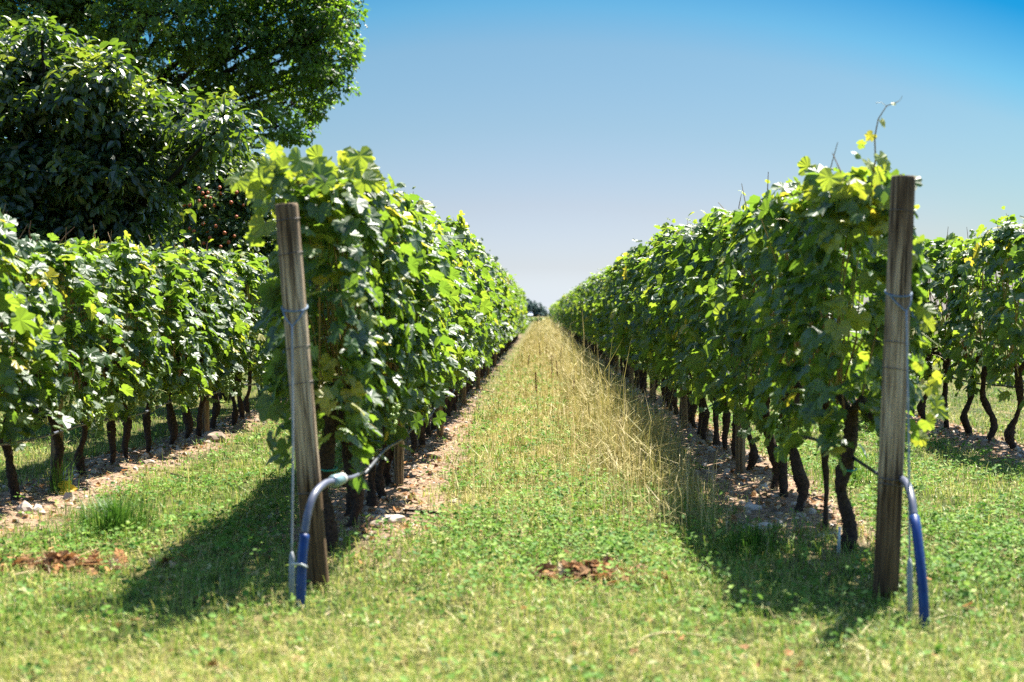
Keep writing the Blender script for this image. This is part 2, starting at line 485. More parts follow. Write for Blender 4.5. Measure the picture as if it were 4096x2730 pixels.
def canopy_points(rng, n, length, zlo, zhi, hw, top_frac=.2, ph=0.0):
    """leaf positions, normals, tips in a hedge-like vine canopy centred on x=0, y in +-length/2"""
    nt_ = int(n * top_frac)
    ns = n - nt_
    y = rng.uniform(-.5, .5, n) * length
    fr = .10 * np.sin(y * 4.1 + ph) + .07 * np.sin(y * 9.3 + 2 * ph)
    z = np.empty(n)
    u = rng.random(ns) ** .9
    z[:ns] = zlo + fr[:ns] + u * (zhi - zlo - fr[:ns]) - .12 * rng.random(ns) ** 4 * (u < .15)
    z[ns:] = zhi - .18 * rng.random(nt_) ** 1.3 + .5 * fr[ns:]
    t = np.clip((z - zlo) / (zhi - zlo), 0, 1)
    prof = hw * (.62 + .55 * np.sin(np.pi * np.clip(t * .9 + .12, 0, 1)) ** .8)
    lump = 1 + .3 * np.sin(y * 5.2 + ph + z * 3.1) * np.sin(z * 5.0 + ph * 1.7) + .1 * np.sin(y * 13 + z * 11)
    prof = prof * lump
    s = np.where(rng.random(n) < .5, -1.0, 1.0)
    x = s * prof * (1 - np.abs(rng.normal(0, .23, n)))
    x[ns:] = rng.uniform(-1, 1, nt_) * hw * .85
    nrm = np.column_stack([s * .68, np.full(n, -.05), np.full(n, .62)])
    nrm[ns:] = np.column_stack([x[ns:] * 1.2, np.zeros(nt_), np.ones(nt_)])
    nrm += rng.normal(0, .42, (n, 3))
    tip = np.column_stack([s * .35, np.zeros(n), np.full(n, -1.0)]) + rng.normal(0, .5, (n, 3))
    tip[ns:] = rng.normal(0, 1, (nt_, 3)) + [0, 0, -.3]
    return np.column_stack([x, y, z]), nrm, tip, s

def leaf_tints(rng, z, zhi, extra=0.0):
    n = len(z)
    t = rng.beta(2.2, 2.6, n) * .82
    t += .14 * np.clip((z - (zhi - .5)) / .5, 0, 1) * rng.random(n)
    t = np.where(rng.random(n) < .05 + extra, rng.uniform(.86, 1.0, n), t)
    return np.clip(t, 0, 1)

def spike_pts(i, zhi=2.2, hw=.3, length=.8):
    rng = np.random.default_rng(5000 + i)
    out = []
    for k in range(2):
        y = rng.uniform(-.5, .5) * length; x = rng.uniform(-.8, .8) * hw
        a = np.array([x, y, zhi - .1])
        b = a + [rng.normal(0, .08), rng.normal(0, .08), .1 + rng.uniform(.02, .2) ]
        out.append((a, b))
    return out

def foliage_mesh(seed, n=430, length=.95, zlo=.66, zhi=2.2, hw=.35, size=(.065, .175), extra_pts=None):
    rng = np.random.default_rng(seed)
    P, Nn, T, s = canopy_points(rng, n, length, zlo, zhi, hw, .2, rng.uniform(0, 6))
    ti = leaf_tints(rng, P[:, 2], zhi)
    sz = rng.uniform(size[0], size[1], n)
    m = 0
    for a, b in spike_pts(seed % 100, zhi):
        for f in (.55, .78, .98):
            if rng.random() < .6:
                P = np.vstack([P, a + (b - a) * f + rng.normal(0, .015, 3)]); Nn = np.vstack([Nn, [rng.normal(0, .6), rng.normal(-.3, .6), .7]])
                T = np.vstack([T, [rng.normal(), rng.normal(), -.5]]); ti = np.append(ti, rng.uniform(.55, .95)); sz = np.append(sz, rng.uniform(.04, .085))
    if extra_pts is not None:
        P2, N2, T2, t2, s2 = extra_pts(rng)
        P = np.vstack([P, P2]); Nn = np.vstack([Nn, N2]); T = np.vstack([T, T2]); ti = np.concatenate([ti, t2]); sz = np.concatenate([sz, s2])
    Rm = frames(Nn, T)
    mb = MB()
    which = rng.integers(0, 3, len(P))  # three leaf shapes
    for k in range(3):
        q = which == k
        V, F, t = scatter(LEAVES[k][0], LEAVES[k][1], P[q], Rm[q], sz[q], ti[q])
        mb.add(V, F, t)
    return mb.mesh('foliage', M['vine'], False)

def shoots_mesh(seed, n=16, zhi=2.2, hw=.3, length=.8, spikes=3):
    """canes that climb through the canopy, petioles and bare tips rising out of the top"""
    rng = np.random.default_rng(seed)
    mb = MB()
    for k in range(n):
        y = rng.uniform(-.5, .5) * length
        x = rng.uniform(-1, 1) * hw
        z0 = rng.uniform(.75, .95); z1 = rng.uniform(1.4, zhi - .05)
        p = [(x * .2, y * .8, z0), (x * .6 + rng.normal(0, .03), y, (z0 + z1) / 2), (x + rng.normal(0, .05), y + rng.normal(0, .08), z1)]
        mb.tube(p, [.006, .005, .0035], 5, False, t=rng.uniform(.1, .7))
    for k in range(n):
        s = rng.choice([-1, 1])
        y = rng.uniform(-.5, .5) * length; z = rng.uniform(.7, zhi - .2)
        a = np.array([s * hw * .8, y, z]); d = np.array([s * rng.uniform(.05, .14), rng.normal(0, .1), rng.normal(-.02, .08)])
        mb.tube([a, a + d * .5 + [0, 0, .015], a + d], [.0028, .0024, .0018], 4, False, t=rng.uniform(.5, 1))
    for a, b in spike_pts(seed % 100, zhi):
        mb.tube([a, (a + b) / 2 + rng.normal(0, .015, 3), b], [.0045, .0038, .0022], 4, False, t=rng.uniform(0, .4))
    return mb.mesh('shoots', M['cane'], True)

def trunk_mesh(seed, h=.85, r0=.036, kinky=.045):
    rng = np.random.default_rng(seed)
    mb = MB()
    n = 15
    z = np.linspace(-.06, h, n)
    kx = np.cumsum(rng.normal(0, .008, n)); ky = np.cumsum(rng.normal(0, .008, n))
    kink = rng.uniform(.12, .5); amp = rng.choice([-1, 1]) * rng.uniform(.4, 1) * kinky
    kx += amp * np.exp(-((z - kink) / .16) ** 2); ky += rng.uniform(-.06, .06) * np.exp(-((z - kink) / .2) ** 2)
    kx -= kx[-1] * np.clip(z / h, 0, 1) ** 3 * .8; ky -= kx[0]
    kx -= kx[1]; ky -= ky[1]
    r = r0 * (1.0 + .18 * np.sin(z * 14 + rng.uniform(0, 6)) + .16 * rng.normal(0, 1, n) * .6)
    r[0] *= 1.25; r[-3:] *= 1.2
    r += .016 * np.exp(-((z - kink) / .06) ** 2)
    pts = np.column_stack([kx, ky, z])
    # smooth interpolation
    zz = np.linspace(0, n - 1, 40)
    sm = np.column_stack([np.interp(zz, np.arange(n), pts[:, i]) for i in range(3)])
    k = np.array([.25, .5, .25])
    for i in (0, 1):
        sm[1:-1, i] = np.convolve(sm[:, i], k, 'valid')
    rr = np.interp(zz, np.arange(n), r)
    mb.tube(sm, rr, 10, True, .10, rng)
    top = sm[-1]
    for s in (-1, 1):
        L_ = rng.uniform(.28, .42)
        mb.tube([top + [0, 0, -.04], top + [rng.normal(0, .02), s * L_ * .4, .06], top + [rng.normal(0, .03), s * L_, .04 + rng.normal(0, .03)]], [.028, .022, .013], 8, True, .08, rng)
    return mb.mesh('trunk', M['bark'], True)

ICO = None
def ico(sub=1):
    import bmesh
    bm = bmesh.new()
    bmesh.ops.create_icosphere(bm, subdivisions=sub, radius=1)
    V = np.array([v.co[:] for v in bm.verts]); F = np.array([[v.index for v in f.verts] for f in bm.faces])
    bm.free()
    return V, F
ICO1 = ico(1); ICO2 = ico(2)

def bunch_mesh(seed):
    rng = np.random.default_rng(seed)
    n = 46
    u = rng.random(n)
    r = .036 * (1 - u * .75)
    a = rng.uniform(0, 6.28, n)
    P = np.column_stack([np.cos(a) * r, np.sin(a) * r, -.02 - u * .15])
    Rm = np.tile(np.eye(3), (n, 1, 1))
    V, F, t = scatter(ICO1[0], ICO1[1], P, Rm, rng.uniform(.009, .0125, n), rng.random(n))
    mb = MB().add(V, F, t)
    mb.tube([(0, 0, .05), (.004, 0, 0), (0, 0, -.1)], .003, 5, False, t=.8)
    return mb.mesh('grape_bunch', M['grape'], True)

NV = 10
FOL = [foliage_mesh(100 + i, n=410) for i in range(NV)]
SHO = [shoots_mesh(200 + i) for i in range(NV)]
TRU = [trunk_mesh(300 + i, h=.82, r0=[.031, .026, .034, .028, .033, .025, .03, .036][i], kinky=.07) for i in range(8)]
KTRU = [trunk_mesh(350 + i, h=.82, r0=.032, kinky=.12) for i in range(4)]
END_SHO = shoots_mesh(290, n=4)
END_TRUNK = trunk_mesh(377, h=.82, r0=.04, kinky=.05)
BUN = [bunch_mesh(400 + i) for i in range(3)]

rngv = np.random.default_rng(5)
VINE_N = 0
def vine(x, y, label, group, trunk=None, fol=None, zs=1.0, shoots=True, bunches=0, side=1, trunk_scale=1.0, sho=None):
    global VINE_N
    VINE_N += 1
    g = hz(x, y)
    root = empty('grapevine', (x, y, g))
    tag(root, label, 'grapevine', group)
    i = int(rngv.integers(0, NV)); j = int(rngv.integers(0, 8))
    tr = link('trunk', TRU[j] if trunk is None else trunk, root)
    tr.rotation_euler = (0, 0, [0, math.pi][int(rngv.integers(0, 2))] + rngv.normal(0, .25))
    tr.scale = (trunk_scale, trunk_scale, 1)
    flip = math.pi if rngv.random() < .5 else 0
    f = link('foliage', FOL[i] if fol is None else fol, root)
    if fol is None:
        f.rotation_euler = (0, 0, flip + rngv.normal(0, .06))
        f.scale = (rngv.uniform(.86, 1.14), rngv.uniform(.95, 1.1), zs * rngv.uniform(.925, 1.065))
    if shoots:
        s_ = link('shoots', SHO[i] if sho is None else sho, root)
        s_.rotation_euler = (0, 0, flip); s_.scale = (1, 1, zs)
    for b in range(bunches):
        o = link('grape_bunch', BUN[int(rngv.integers(0, 3))], root,
                 (side * rngv.uniform(.2, .34), rngv.uniform(-.35, .35), rngv.uniform(.62, .95)))
        o.rotation_euler = (rngv.normal(0, .1), rngv.normal(0, .1), rngv.uniform(0, 6)); o.scale = (1.15,) * 3
    return root

ORD = ['first', 'second', 'third', 'fourth', 'fifth', 'sixth', 'seventh', 'eighth', 'ninth', 'tenth', 'eleventh', 'twelfth',
       'thirteenth', 'fourteenth', 'fifteenth', 'sixteenth', 'seventeenth', 'eighteenth', 'nineteenth', 'twentieth']

# the end vines hang round their posts: extra leaves on the end face
def end_leaves(x0, x1, z0, z1, n, yel, bigs, dy=-.45):
    def f(rng):
        x = rng.uniform(x0, x1, n); z = rng.uniform(z0, z1, n); y = dy + rng.normal(0, .09, n)
        P = np.column_stack([x, y, z])
        Nn = np.column_stack([x * .8, np.full(n, -.4), np.full(n, .75)]) + rng.normal(0, .45, (n, 3))
        T = np.column_stack([x * .3, np.full(n, -.3), np.full(n, -1.0)]) + rng.normal(0, .4, (n, 3))
        t = np.where(rng.random(n) < yel, rng.uniform(.82, 1, n), rng.beta(2.2, 2.4, n) * .85)
        s = rng.uniform(.08, .14, n)
        if bigs:
            B = np.array([b[:3] for b in bigs]); m = len(B)
            P = np.vstack([P, B])
            Nn = np.vstack([Nn, np.tile([.05, -.95, .25], (m, 1)) + rng.normal(0, .33, (m, 3))])
            T = np.vstack([T, np.column_stack([np.sign(B[:, 0]) * .6, np.full(m, -.4), np.full(m, -.7)]) + rng.normal(0, .3, (m, 3))])
            t = np.concatenate([t, rng.uniform(.68, .95, m)]); s = np.concatenate([s, [b[3] for b in bigs]])
        return P, Nn, T, t, s
    return f
rb = np.random.default_rng(77)
bigL = [(-.24 + rb.normal(0, .085), -.5 + rb.normal(0, .1), 2.11 + rb.normal(0, .06), rb.uniform(.085, .14)) for _ in range(30)]
bigL += [(rb.uniform(-.2, .25), rb.uniform(-.55, .3), 2.16 + rb.normal(0, .06), rb.uniform(.1, .15)) for _ in range(40)]
bigL += [(-.27, -.55, 1.86, .14), (-.3, -.5, 1.78, .12)]
foL = foliage_mesh(901, 540, 1.1, .60, 2.14, .22, (.085, .165), end_leaves(-.13, .24, .68, 2.1, 95, .3, bigL, -.5))
bigR = [(rb.uniform(-.22, .12), rb.uniform(-.6, .2), 2.02 + rb.normal(0, .09), rb.uniform(.1, .15)) for _ in range(46)]
bigR += [(.33, -.5, .98, .10), (.38, -.45, .9, .09), (.35, -.5, 1.02, .09), (.40, -.42, .83, .10), (.33, -.45, .78, .1), (.3, -.5, 1.4, .11), (.31, -.48, 1.32, .10), (.29, -.45, 1.1, .09), (.3, -.4, .7, .1), (.36, -.5, .86, .08)]
foR = foliage_mesh(902, 480, 1.1, .68, 2.12, .25, (.085, .165), end_leaves(-.26, .22, .75, 2.1, 95, .34, bigR, -.5))

L1Y = [8.26, 9.0, 9.35, 10.0, 10.6]
while len(L1Y) < 99: L1Y.append(L1Y[-1] + .70)
R1Y = [8.21, 8.85, 9.8, 10.47, 10.95, 12.25]
while len(R1Y) < 125: R1Y.append(R1Y[-1] + .70)
rj = np.random.default_rng(9)
for side, xs, ys, nm in ((-1, L1, L1Y, 'left'), (1, R1, R1Y, 'right')):
    for k, y in enumerate(ys):
        if k > 4: y = y + rj.normal(0, .05)
        grp = f'grapevines in the row on the {nm} of the grassy aisle'
        if k == 0:
            lab = ('grapevine with yellowing leaves reaching over the leaning end post left of the aisle' if side < 0
                   else 'grapevine with one long bare shoot rising beside the end post right of the aisle')
        elif k < 20:
            lab = f'{ORD[k]} grapevine counted from the end post of the row {nm} of the aisle'
        elif k < 60:
            lab = f'grapevine in the middle stretch of the row {nm} of the aisle'
            grp = f'middle grapevines of the row {nm} of the aisle'
        else:
            lab = f'tiny far grapevine near the vanishing end of the row {nm} of the aisle'
            grp = f'far grapevines of the row {nm} of the aisle'
        v = vine(xs + rj.normal(0, .03), y, lab, grp,
                 fol=(foL if side < 0 else foR) if k == 0 else None,
                 zs=(.995 if k < 14 else 1.05) if side < 0 else (.99 + .02 * min(k, 30) / 30),
                 shoots=k < 60, sho=END_SHO if k == 0 else None, bunches=(2 if k % 3 == 1 else 0) if k < 14 else 0, side=-side,
                 trunk=END_TRUNK if k == 0 else None, trunk_scale=.55 if k == 1 and side > 0 else 1.0)
        if k == 0 and side > 0:
            # the long loose shoot, with its three leaves and tendril
            mb = MB()
            p = np.array([(.02, -.45, 2.0), (.04, -.5, 2.2), (.035, -.5, 2.32), (.055, -.5, 2.42), (.10, -.5, 2.49), (.165, -.5, 2.515)])
            mb.tube(p, [.005, .0045, .004, .0035, .003, .002], 6, False, t=.35)
            mb.tube([p[-2], p[-2] + [-.03, 0, .02], p[-2] + [-.06, 0, .015]], .0012, 4, False, t=.6)
            mb.tube([p[-1], p[-1] + [.012, 0, .012], p[-1] + [.02, 0, .03]], .0012, 4, False, t=.6)
            sh = mb.build('long_shoot', M['cane'], v)
            r_ = np.random.default_rng(3)
            P = np.array([(.06, -.51, 2.22), (.02, -.51, 2.335), (.07, -.51, 2.41), (.13, -.51, 2.5)])
            V, F, t = scatter(*LEAVES[0], P, frames(np.array([(.5, -.7, .3), (-.4, -.8, .2), (.6, -.6, .3), (.1, -.6, .6)]), np.array([(.5, -.2, -.8), (-.6, 0, -.5), (.5, 0, -.6), (1, 0, .2)])), np.array([.11, .065, .06, .03]), np.array([.9, .97, .95, .92]))
            nv = len(LEAVES[0][0])
            for q in range(4):
                MB().add(V[q * nv:(q + 1) * nv], LEAVES[0][1], t[q * nv:(q + 1) * nv]).build('leaf', M['vine'], sh, False)
        if k == 0:
            MB().tube([(.047 * math.cos(a), .047 * math.sin(a), .47 + .01 * math.sin(a)) for a in np.linspace(0, 6.28, 14)], .006, 5, False).build('tie', M['tie'], v)

L2Y = [9.0, 9.65, 10.3, 10.95, 11.84, 12.4, 12.95, 13.66, 14.4, 15.1, 15.55, 15.95, 16.55, 17.15, 17.9, 18.7]
for k, y in enumerate(L2Y):
    j = k - 2
    lab = ('grapevine cut off by the photo edge, only its leaves in view, under the fruit trees' if k == 0 else
           'grapevine whose trunk is just out of frame in the row under the fruit trees' if k == 1 else
           f'{ORD[j]} grapevine trunk from the photo edge in the row under the fruit trees')
    vine(L2 + rj.normal(0, .03), y, lab, 'grapevines in the row under the fruit trees', zs=.885, bunches=4, side=1)
R2Y = [13.25, 14.0, 15.15, 15.8, 16.6, 17.4]
for k, y in enumerate(R2Y):
    lab = ('grapevine cut off by the photo edge in the outermost row on the right' if k == 0 else
           f'{ORD[k - 1]} crooked grapevine from the photo edge in the outermost row on the right')
    vine(R2 + rj.normal(0, .03), y, lab, 'grapevines in the outermost row on the right', trunk=KTRU[k % 4], zs=.98)

# ------------------------------------------------------------------ everything of the rows too far away to count
def distant_vines():
    rng = np.random.default_rng(31)
    mb = MB()
    def stretch(x, y0, y1, dens, zlo=.55, zhi=2.25, across=False):
        n = int((y1 - y0) * dens)
        P, Nn, T, s = canopy_points(rng, n, y1 - y0, zlo, zhi, .36, .22, 1.0)
        P[:, 1] += (y0 + y1) / 2
        P[:, 2] += .06 * np.sin(P[:, 1] * 1.1) + .05 * np.sin(P[:, 1] * 3.3 + 1)
        P[:, 0] += x
        V, F, t = scatter(SIMPLE_V, SIMPLE_F, P, frames(Nn, T), rng.uniform(.13, .26, n), leaf_tints(rng, P[:, 2], zhi, .03))
        mb.add(V, F, t)
        tr = np.arange(y0, y1, .8)
        for y in tr:
            yy = y + rng.normal(0, .08)
            mb.tube([(x + rng.normal(0, .03), yy, -.02), (x + rng.normal(0, .05), yy + .03, .4), (x, yy, .8)], .04, 5, False, t=0)
    stretch(L1, L1Y[-1] + .5, 77, 150)
    stretch(R1, R1Y[-1] + .5, 190, 130)
    stretch(L2, 19.4, 70, 130, .55, 1.98)
    stretch(R2, 18.1, 70, 130)
    # next parcel, its rows crossing the end of the aisle
    for y in (92, 108, 125, 145, 168, 198, 204):
        n = 1700
        P, Nn, T, s = canopy_points(rng, n, 13, .05, .62, .6, .4, 1.0)
        P = np.column_stack([P[:, 1] - (7.6 if y < 190 else 0), P[:, 0] + y, P[:, 2]])
        V, F, t = scatter(SIMPLE_V, SIMPLE_F, P, frames(Nn[:, [1, 0, 2]], T[:, [1, 0, 2]]), rng.uniform(.2, .34, n), leaf_tints(rng, P[:, 2], 1.4, .05))
        mb.add(V, F, t)
    tag(mb.build('distant_vines', M['vine'], None, False), 'hazy mass of far vine foliage where the rows run together', 'vines', None, 'stuff')
distant_vines()

# ------------------------------------------------------------------ posts, wires and hoses
def round_post(name, base, top, r, mat, label, group=None, seed=1, seg=18):
    rng = np.random.default_rng(seed)
    base = np.array(base, float); top = np.array(top, float)
    d = top - base
    h = np.linalg.norm(d)
    root = link(name, None) if False else None
    n = 16
    t = np.concatenate([np.linspace(-.12 / h, 1 - .02 / h, n), [1 - .006 / h, 1]])
    rr = np.concatenate([np.full(n, r) * (1.03 - .05 * np.linspace(0, 1, n)), [r * .965, r * .90]])
    mb = MB()
    prof = 1 + rng.normal(0, .022, seg) + .02 * np.sin(np.arange(seg) / seg * 6.28 * 2 + 1)
    V = []
    for i in range(len(t)):
        a = np.arange(seg) / seg * 2 * np.pi
        q = rr[i] * prof * (1 + rng.normal(0, .006, seg))
        V.append(np.column_stack([np.cos(a) * q, np.sin(a) * q, np.full(seg, t[i] * h)]))
    V = np.concatenate(V)
    F = []
    for i in range(len(t) - 1):
        for k in range(seg):
            a0, a1 = i * seg + k, i * seg + (k + 1) % seg
            F += [(a0, a1, a1 + seg), (a0, a1 + seg, a0 + seg)]
    c = len(V); V = np.vstack([V, [0, 0, h + .002]])
    for k in range(seg): F.append((c, (len(t) - 1) * seg + k, (len(t) - 1) * seg + (k + 1) % seg))
    mb.add(V, F)
    o = mb.build(name, mat, None, True)
    o.location = base
    o.rotation_euler = Vector(d).to_track_quat('Z', 'Y').to_euler()
    tag(o, label, 'post', group)
    return o, h

def ring(r, z, rad, seg=20, tilt=0.0):
    a = np.linspace(0, 2 * np.pi, seg)
    return np.column_stack([np.cos(a) * r, np.sin(a) * r, z + tilt * np.sin(a)])

PL_B, PL_T = (-1.12, 7.18, 0), (-1.272, 7.14, 1.945)
PR_B, PR_T = (1.708, 7.02, 0), (1.805, 7.06, 2.075)
postL, hL = round_post('wooden_post', PL_B, PL_T, .0605, M['post'], 'thick weathered round end post leaning outward, left of the aisle', 'wooden end posts', 11)
postR, hR = round_post('wooden_post', PR_B, PR_T, .0605, M['post'], 'taller weathered round end post, nearly upright, right of the aisle', 'wooden end posts', 12)
for post, zs in ((postL, (1.87, 1.7, 1.23, 1.05, .50)), (postR, (1.9, 1.25, 1.12, .575, .55))):
    for z in zs:
        MB().tube(ring(.0625, z, 0, tilt=.006), .0022 if z > .6 else .0035, 5, False).build('wire_band', M['wire'], post)

# intermediate posts inside the rows
rp = np.random.default_rng(14)
def stake(x, y, h, r, label, group):
    round_post('wooden_post', (x, y, hz(x, y)), (x + rp.normal(0, .03), y + rp.normal(0, .03), h), r, M['stake'], label, group, int(rp.integers(0, 999)), 10)
gs = 'slim posts standing among the vines'
for k, y in enumerate((11.2, 15.9, 20.7, 25.5, 30.3, 35.1)):
    stake(L1 + .09, y, 2.0, .04, f'{ORD[k]} slim wooden post among the trunks of the row left of the aisle', gs)
for k, y in enumerate((11.98, 16.6, 21.4, 26.2, 31, 35.8)):
    stake(R1 - .08, y, 2.0, .042, f'{ORD[k]} slim wooden post among the trunks of the row right of the aisle', gs)
stake(L2 - .03, 11.12, 1.85, .045, 'slim wooden post close behind a thick trunk in the row under the trees', gs)
stake(L2 + .05, 15.75, 1.85, .042, 'pale wooden post beside two stones in the row under the trees', gs)

# trellis wires
def wire(x, y0, y1, z, label):
    n = int((y1 - y0) / 2.4) + 2
    y = np.linspace(y0, y1, n)
    zz = z - .012 * np.abs(np.sin((y - y0) / 4.8 * np.pi))
    tag(MB().tube(np.column_stack([np.full(n, x), y, zz]), .0016, 4, False).build('trellis_wire', M['wire']), label, 'wire', 'trellis wires strung along the rows')
LVL = ((.86, 'lowest'), (1.25, 'middle'), (1.72, 'upper'))
for z, nm in LVL:
    wire(L1 - .07, 7.2, 60, z, f'{nm} thin trellis wire of the row left of the aisle')
    wire(R1 + .02, 7.07, 60, z, f'{nm} thin trellis wire of the row right of the aisle')
wire(L2, 7.2, 40, .86, 'thin trellis wire of the row under the fruit trees')
wire(R2, 7.2, 40, .86, 'thin trellis wire of the outermost row on the right')

def spline(pts, n=24):
    P = np.array(pts, float)
    P = np.vstack([2 * P[0] - P[1], P, 2 * P[-1] - P[-2]])
    out = []
    for i in range(1, len(P) - 2):
        for t in np.linspace(0, 1, n, endpoint=i == len(P) - 3):
            out.append(.5 * ((2 * P[i]) + (-P[i - 1] + P[i + 1]) * t + (2 * P[i - 1] - 5 * P[i] + 4 * P[i + 1] - P[i + 2]) * t * t + (-P[i - 1] + 3 * P[i] - 3 * P[i + 1] + P[i + 2]) * t ** 3))
    return np.array(out)

def drip_line(mb, x, y0, y1, z):
    n = int((y1 - y0) / .35)
    y = np.linspace(y0, y1, n)
    mb.tube(np.column_stack([x + .012 * np.sin(y * 1.7), y, z + .018 * np.sin(y * 2.3) + .012 * np.sin(y * .9)]), .0105, 7, True)

def emitters(parent, x, y0, y1, z, step):
    for y in np.arange(y0, y1, step):
        zc = z + .018 * np.sin(y * 2.3) + .012 * np.sin(y * .9); xc = x + .012 * np.sin(y * 1.7)
        MB().tube([(xc, y - .03, zc), (xc, y - .025, zc), (xc, y + .025, zc), (xc, y + .03, zc)], [.011, .015, .015, .011], 7).build('emitter', M['drip'], parent)

# left hose: blue riser from the soil, bend, connector, then the drip line
hose = empty('irrigation_hose', (-1.128, 6.7, hz(-1.128, 6.7)))
tag(hose, 'blue irrigation pipe bending up beside the leaning end post into a drip line', 'hose', 'irrigation hoses along the rows')
def rel(p, o): return np.asarray(p, float) - np.array(o.location)
low = [(-1.128, 6.7, -.06), (-1.125, 6.72, .2), (-1.118, 6.76, .345)]
upp = [(-1.118, 6.765, .35), (-1.108, 6.80, .44), (-1.088, 6.87, .52), (-1.062, 7.02, .553), (-1.035, 7.16, .55)]
MB().tube(rel(spline(low, 8), hose), .0235, 14).build('blue_pipe', M['bluepipe'], hose)
MB().tube(rel(spline(upp, 10), hose), .0185, 14).build('upper_pipe', M['greypipe'], hose)
cn = MB().tube(rel([(-1.04, 7.13, .551), (-1.036, 7.15, .551), (-1.02, 7.23, .55), (-1.017, 7.25, .55)], hose), [.022, .032, .032, .024], 14).build('connector', M['connector'], hose)
MB().tube(rel([(-1.018, 7.245, .55), (-1.012, 7.28, .55)], hose), .03, 14).build('collar', M['collar'], cn)
mb = MB(); mb.tube(rel(spline([(-1.012, 7.28, .55), (-.99, 7.5, .53), (-.985, 7.9, .51)], 8), hose), .011, 8)
mb.build('hose_tail', M['greypipe'], hose)
mb = MB(); drip_line(mb, -.985, 7.9, 60, .5); d_ = mb.build('drip_line', M['drip'], hose); d_.location = -np.array(hose.location)

hose2 = empty('irrigation_hose', (1.742, 6.43, hz(1.742, 6.43)))
tag(hose2, 'dark blue irrigation pipe rising from the grass beside the taller end post', 'hose', 'irrigation hoses along the rows')
low = [(1.742, 6.43, -.06), (1.742, 6.47, .15), (1.75, 6.6, .38), (1.755, 6.66, .44)]
upp = [(1.755, 6.665, .445), (1.762, 6.74, .52), (1.772, 6.86, .572), (1.785, 7.05, .578), (1.80, 7.3, .56)]
MB().tube(rel(spline(low, 8), hose2), .0235, 14).build('blue_pipe', M['bluepipe'], hose2)
MB().tube(rel(spline(upp, 10), hose2), .0185, 14).build('upper_pipe', M['greypipe'], hose2)
mb = MB(); drip_line(mb, 1.80, 7.3, 60, .55); d_ = mb.build('drip_line', M['drip'], hose2); d_.location = -np.array(hose2.location)

for x, z, y0, lab in ((L2 + .10, .5, 7.0, 'grey drip hose with emitters strung on the trunks under the fruit trees'),
                      (R2 + .10, .62, 9.0, 'dark drip hose strung behind the crooked trunks of the outermost row on the right')):
    h_ = empty('irrigation_hose', (x, y0, z)); tag(h_, lab, 'hose', 'irrigation hoses along the rows')
    mb = MB(); drip_line(mb, x, y0, 40, z); q = mb.build('drip_line', M['greypipe'] if x < 0 else M['drip'], h_); q.location = -np.array(h_.location)
    if x < 0:
        for y in np.arange(9.8, 19, .42):
            zc = z + .018 * np.sin(y * 2.3) + .012 * np.sin(y * .9)
            e = MB().tube([(0, -.03, 0), (0, -.025, 0), (0, .025, 0), (0, .03, 0)], [.011, .016, .016, .011], 7).build('emitter', M['drip'], h_)
            e.location = np.array((x + .012 * np.sin(y * 1.7), y, zc)) - np.array(h_.location)

# anchor cables tied round the end posts
def anchor(base, top, hgt, zband, ground_pt, label, xoff):
    base = np.array(base); top = np.array(top)
    c = base + (top - base) * (zband / hgt)
    root = empty('anchor_cable', ground_pt)
    tag(root, label, 'cable', 'anchor cables of the end posts')
    loc = np.array(root.location)
    rr = .0640
    a = np.linspace(0, 2 * np.pi, 24)
    loop = c + np.column_stack([np.cos(a) * rr, np.sin(a) * rr, .022 * np.sin(a)])
    mb = MB().tube(loop - loc, .0045, 6, False)
    J = c + np.array([xoff, -rr - .012, -.095])
    for s in (-1, 1):
        st = c + np.array([s * rr * .85, -rr * .55, -.01])
        mb.tube(spline([st, (st + J) / 2 + [s * .006, -.012, -.004], J], 5) - loc, .0042, 6, False)
    mb.build('tied_loop', M['twine'], root)
    g = np.array(ground_pt, float)
    E = J + (g - J) * .84
    MB().tube(spline([J + [0, 0, .006], (J + E) / 2 + [.004, .004, 0], E], 8) - loc, .0052, 6).build('cable', M['cable'], root)
    MB().tube(np.array([E + [0, 0, .03], E, E + (g - E) * .12, g + [0, 0, -.05]]) - loc, [.006, .013, .0145, .0145], 8).build('sleeve', M['cable'], root)
    return E
anchor(PL_B, PL_T, hL, 1.43, (-1.185, 6.80, hz(-1.185, 6.8)), 'pale anchor cable tied round the leaning left end post', 0.0)
anchor(PR_B, PR_T, hR, 1.50, (1.725, 6.62, hz(1.725, 6.62)), 'blue grey anchor cable tied round the taller right end post', .02)
tb = np.array([(-1.16, 6.70, .235), (-1.10, 6.70, .238)])
zip_ = MB().tube(spline([(-1.178, 6.795, .20), (-1.165, 6.70, .215), (-1.125, 6.69, .215), (-1.095, 6.70, .20)], 6) - np.array(hose.location), .005, 6).build('cable_tie', M['collar'], hose)

# ------------------------------------------------------------------ trees
def px(X, Y, d): return np.array([(X - 1240) / 3268 * d, d, CAM_H + (718 - Y) / 3268 * d])

